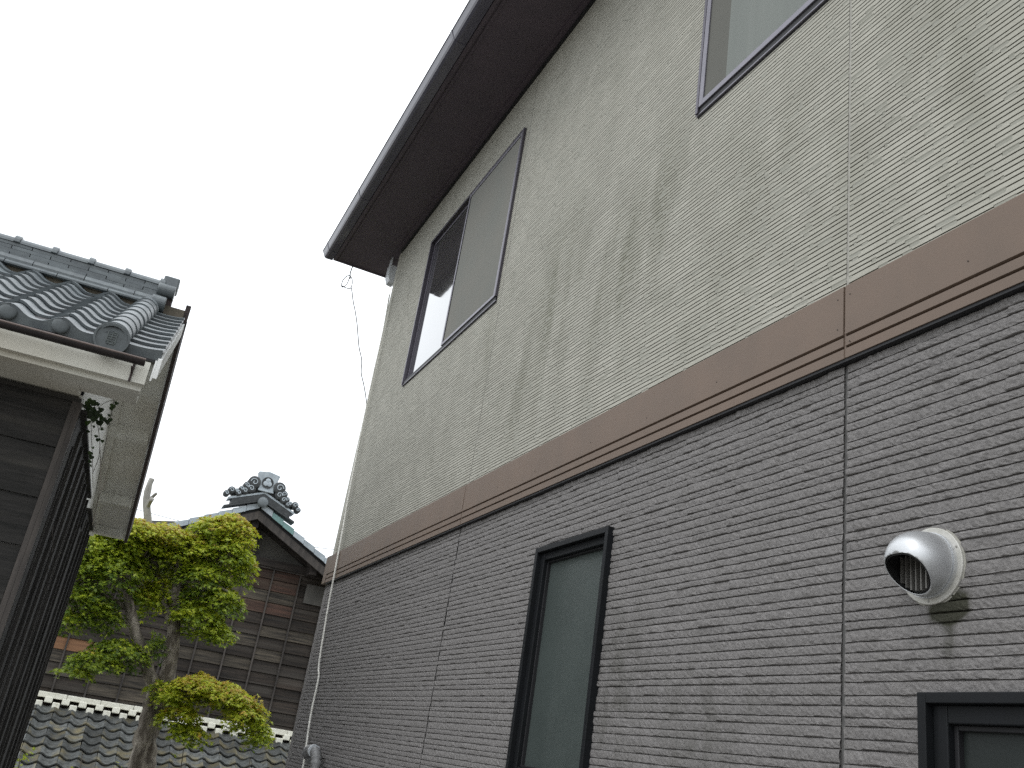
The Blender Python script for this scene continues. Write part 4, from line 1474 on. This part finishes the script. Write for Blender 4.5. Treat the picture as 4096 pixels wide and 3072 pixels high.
for (px, py, sz) in [(350, 1612, 15), (362, 1606, 17), (378, 1612, 16), (352, 1630, 16), (371, 1635, 13), (392, 1618, 9), (405, 1638, 13), (385, 1650, 16), (368, 1655, 18), (376, 1672, 19), (398, 1660, 12),
                     (355, 1665, 14), (452, 1625, 14), (466, 1612, 10), (446, 1634, 10), (408, 1675, 16), (400, 1692, 15), (393, 1688, 13), (430, 1686, 14), (442, 1678, 10), (436, 1660, 7), (408, 1716, 8), (376, 1706, 7),
                     (385, 1744, 9), (392, 1758, 11), (410, 1764, 9), (362, 1812, 12), (366, 1828, 12), (360, 1845, 10), (364, 1862, 8), (350, 1690, 14), (345, 1648, 15), (340, 1625, 12), (372, 1790, 6), (352, 1725, 9)]:
    c = S(px, py, 5.93 + rg.uniform(-.03, .03))
    nr = Vector((rg.normal(.15, .35), -1, rg.normal(.25, .3))).normalized()
    up_ = Vector((rg.normal(0, .4), 0, 1))
    up_ = (up_ - nr * up_.dot(nr)).normalized()
    sd_ = up_.cross(nr)
    s_ = sz / 3707 * 6.3
    n0 = len(V)
    for (a_, b__) in heart:
        V.append(c + sd_ * a_ * s_ + up_ * b__ * s_ - nr * (abs(a_) * s_ * .25))
    V.append(c)
    F += [(n0 + 8, n0 + k, n0 + (k + 1) % 8) for k in range(8)]
    tint += [float(np.clip(rg.normal(.35, .25), 0, 1))] * 9
me = mesh('leaves', V, F, M['ivy'])
a_ = me.attributes.new('tint', 'FLOAT', 'POINT')
a_.data.foreach_set('value', tint)
place(bpy.data.objects.new('leaves', me), ivy)

# ================================================================ CORDS, WIRES, HOSE
hang = thing('hanging_wire', 'thin wire with a twisted loop hanging from the end of the dark eaves', 'wire', (1.44, 8.66, EYE + 4.55))
b = MB()
b.tube(smoothpts([(1.440, 8.66, EYE + 4.56), (1.432, 8.66, EYE + 4.47), (1.436, 8.66, EYE + 4.44), (1.444, 8.66, EYE + 4.40)], 4), .006, 6)
b.tube(smoothpts([(1.436, 8.66, EYE + 4.44), (1.400, 8.66, EYE + 4.41), (1.378, 8.67, EYE + 4.36), (1.376, 8.67, EYE + 4.31), (1.392, 8.67, EYE + 4.285), (1.425, 8.66, EYE + 4.33), (1.436, 8.66, EYE + 4.42)], 5), .0048, 6)
b.tube(smoothpts([(1.440, 8.66, EYE + 4.43), (1.462, 8.65, EYE + 4.40), (1.476, 8.65, EYE + 4.34), (1.462, 8.65, EYE + 4.285), (1.38, 8.65, EYE + 4.285)], 5), .0048, 6)
b.tube([(1.37, 8.65, EYE + 4.288), (1.40, 8.65, EYE + 4.283)], .007, 6)
b.build('loop', M['wire'], hang)
b = MB()
wp = [(1.451, 8.5, 4.215), (1.51, 8.5, 4.08), (1.54, 8.5, 4.002), (1.585, 8.5, 3.87), (1.636, 8.5, 3.738), (1.668, 8.5, 3.62), (1.716, 8.5, 3.501), (1.75, 8.5, 3.37), (1.797, 8.5, 3.254), (1.845, 8.5, 3.12), (1.881, 8.5, 3.011)]
wp = [(1.466, 8.65, 4.29)] + wp + [(1.93, 8.45, 2.8), (1.9, 8.3, 2.6)]
b.tube(smoothpts([(x + .006 * math.sin(i * 2.1), y, zq + EYE) for i, (x, y, zq) in enumerate(wp)], 5), .0055, 6)
b.build('strand', M['wire'], hang)
cp = [(1.745, 8.02, 4.05), (1.742, 7.93, 3.613), (1.74, 7.92, 3.13), (1.74, 7.90, 2.683), (1.74, 7.87, 2.417), (1.74, 7.82, 1.946), (1.738, 7.743, 1.603), (1.735, 7.68, 1.253), (1.74, 7.66, .95), (1.745, 7.575, .545), (1.752, 7.515, .429), (1.74, 7.452, .17), (1.735, 7.381, -.008), (1.73, 7.291, -.215), (1.72, 7.1, -.8), (1.70, 7.0, -1.55)]
cord = MB().tube(smoothpts([(x, y, zq + EYE) for x, y, zq in cp], 6), .0075, 7).build('cord', M['cord'])
cord['label'] = 'long white cord hanging down the far corner of the siding wall'
cord['category'] = 'cord'
hose = thing('ribbed_hose', 'grey ribbed hose elbow bent against the grey siding beside the white cord', 'hose', (1.72, 7.0, 0))
hp = smoothpts([(1.75, 7.14, EYE - .155), (1.70, 7.13, EYE - .110), (1.70, 7.02, EYE - .085), (1.70, 6.88, EYE - .10), (1.70, 6.82, EYE - .16), (1.70, 6.80, EYE - .30), (1.71, 6.80, .1)], 10)
rr = [.034 + .006 * math.sin(i * 2.1) for i in range(len(hp))]
MB().tube(hp, rr, 12).build('tube', M['hose'], hose, smooth=True)
MB().tube([hp[24], hp[26]], .043, 12).build('clip', M['pipe'], hose)
for (yy, zq) in ((19.5, 0), (22, .6)):
    a_, c_ = at(150, 1905 + zq * 120, yy + 1), at(1500, 2215 + zq * 60, yy)
    pts = [a_.lerp(c_, t / 12) - Vector((0, 0, .25 * 4 * (t / 12) * (1 - t / 12))) for t in range(13)]
    pts = [a_ - (c_ - a_) * 1.5] + pts + [c_ + (c_ - a_) * 1.5]
    o = MB().tube(pts, .006, 5).build('utility_wire', M['wire'])
    o['label'] = 'faint overhead wire in the sky above the plank house, %s one' % ('upper' if zq == 0 else 'lower')
    o['category'] = 'wire'
    o['group'] = 'overhead wires'
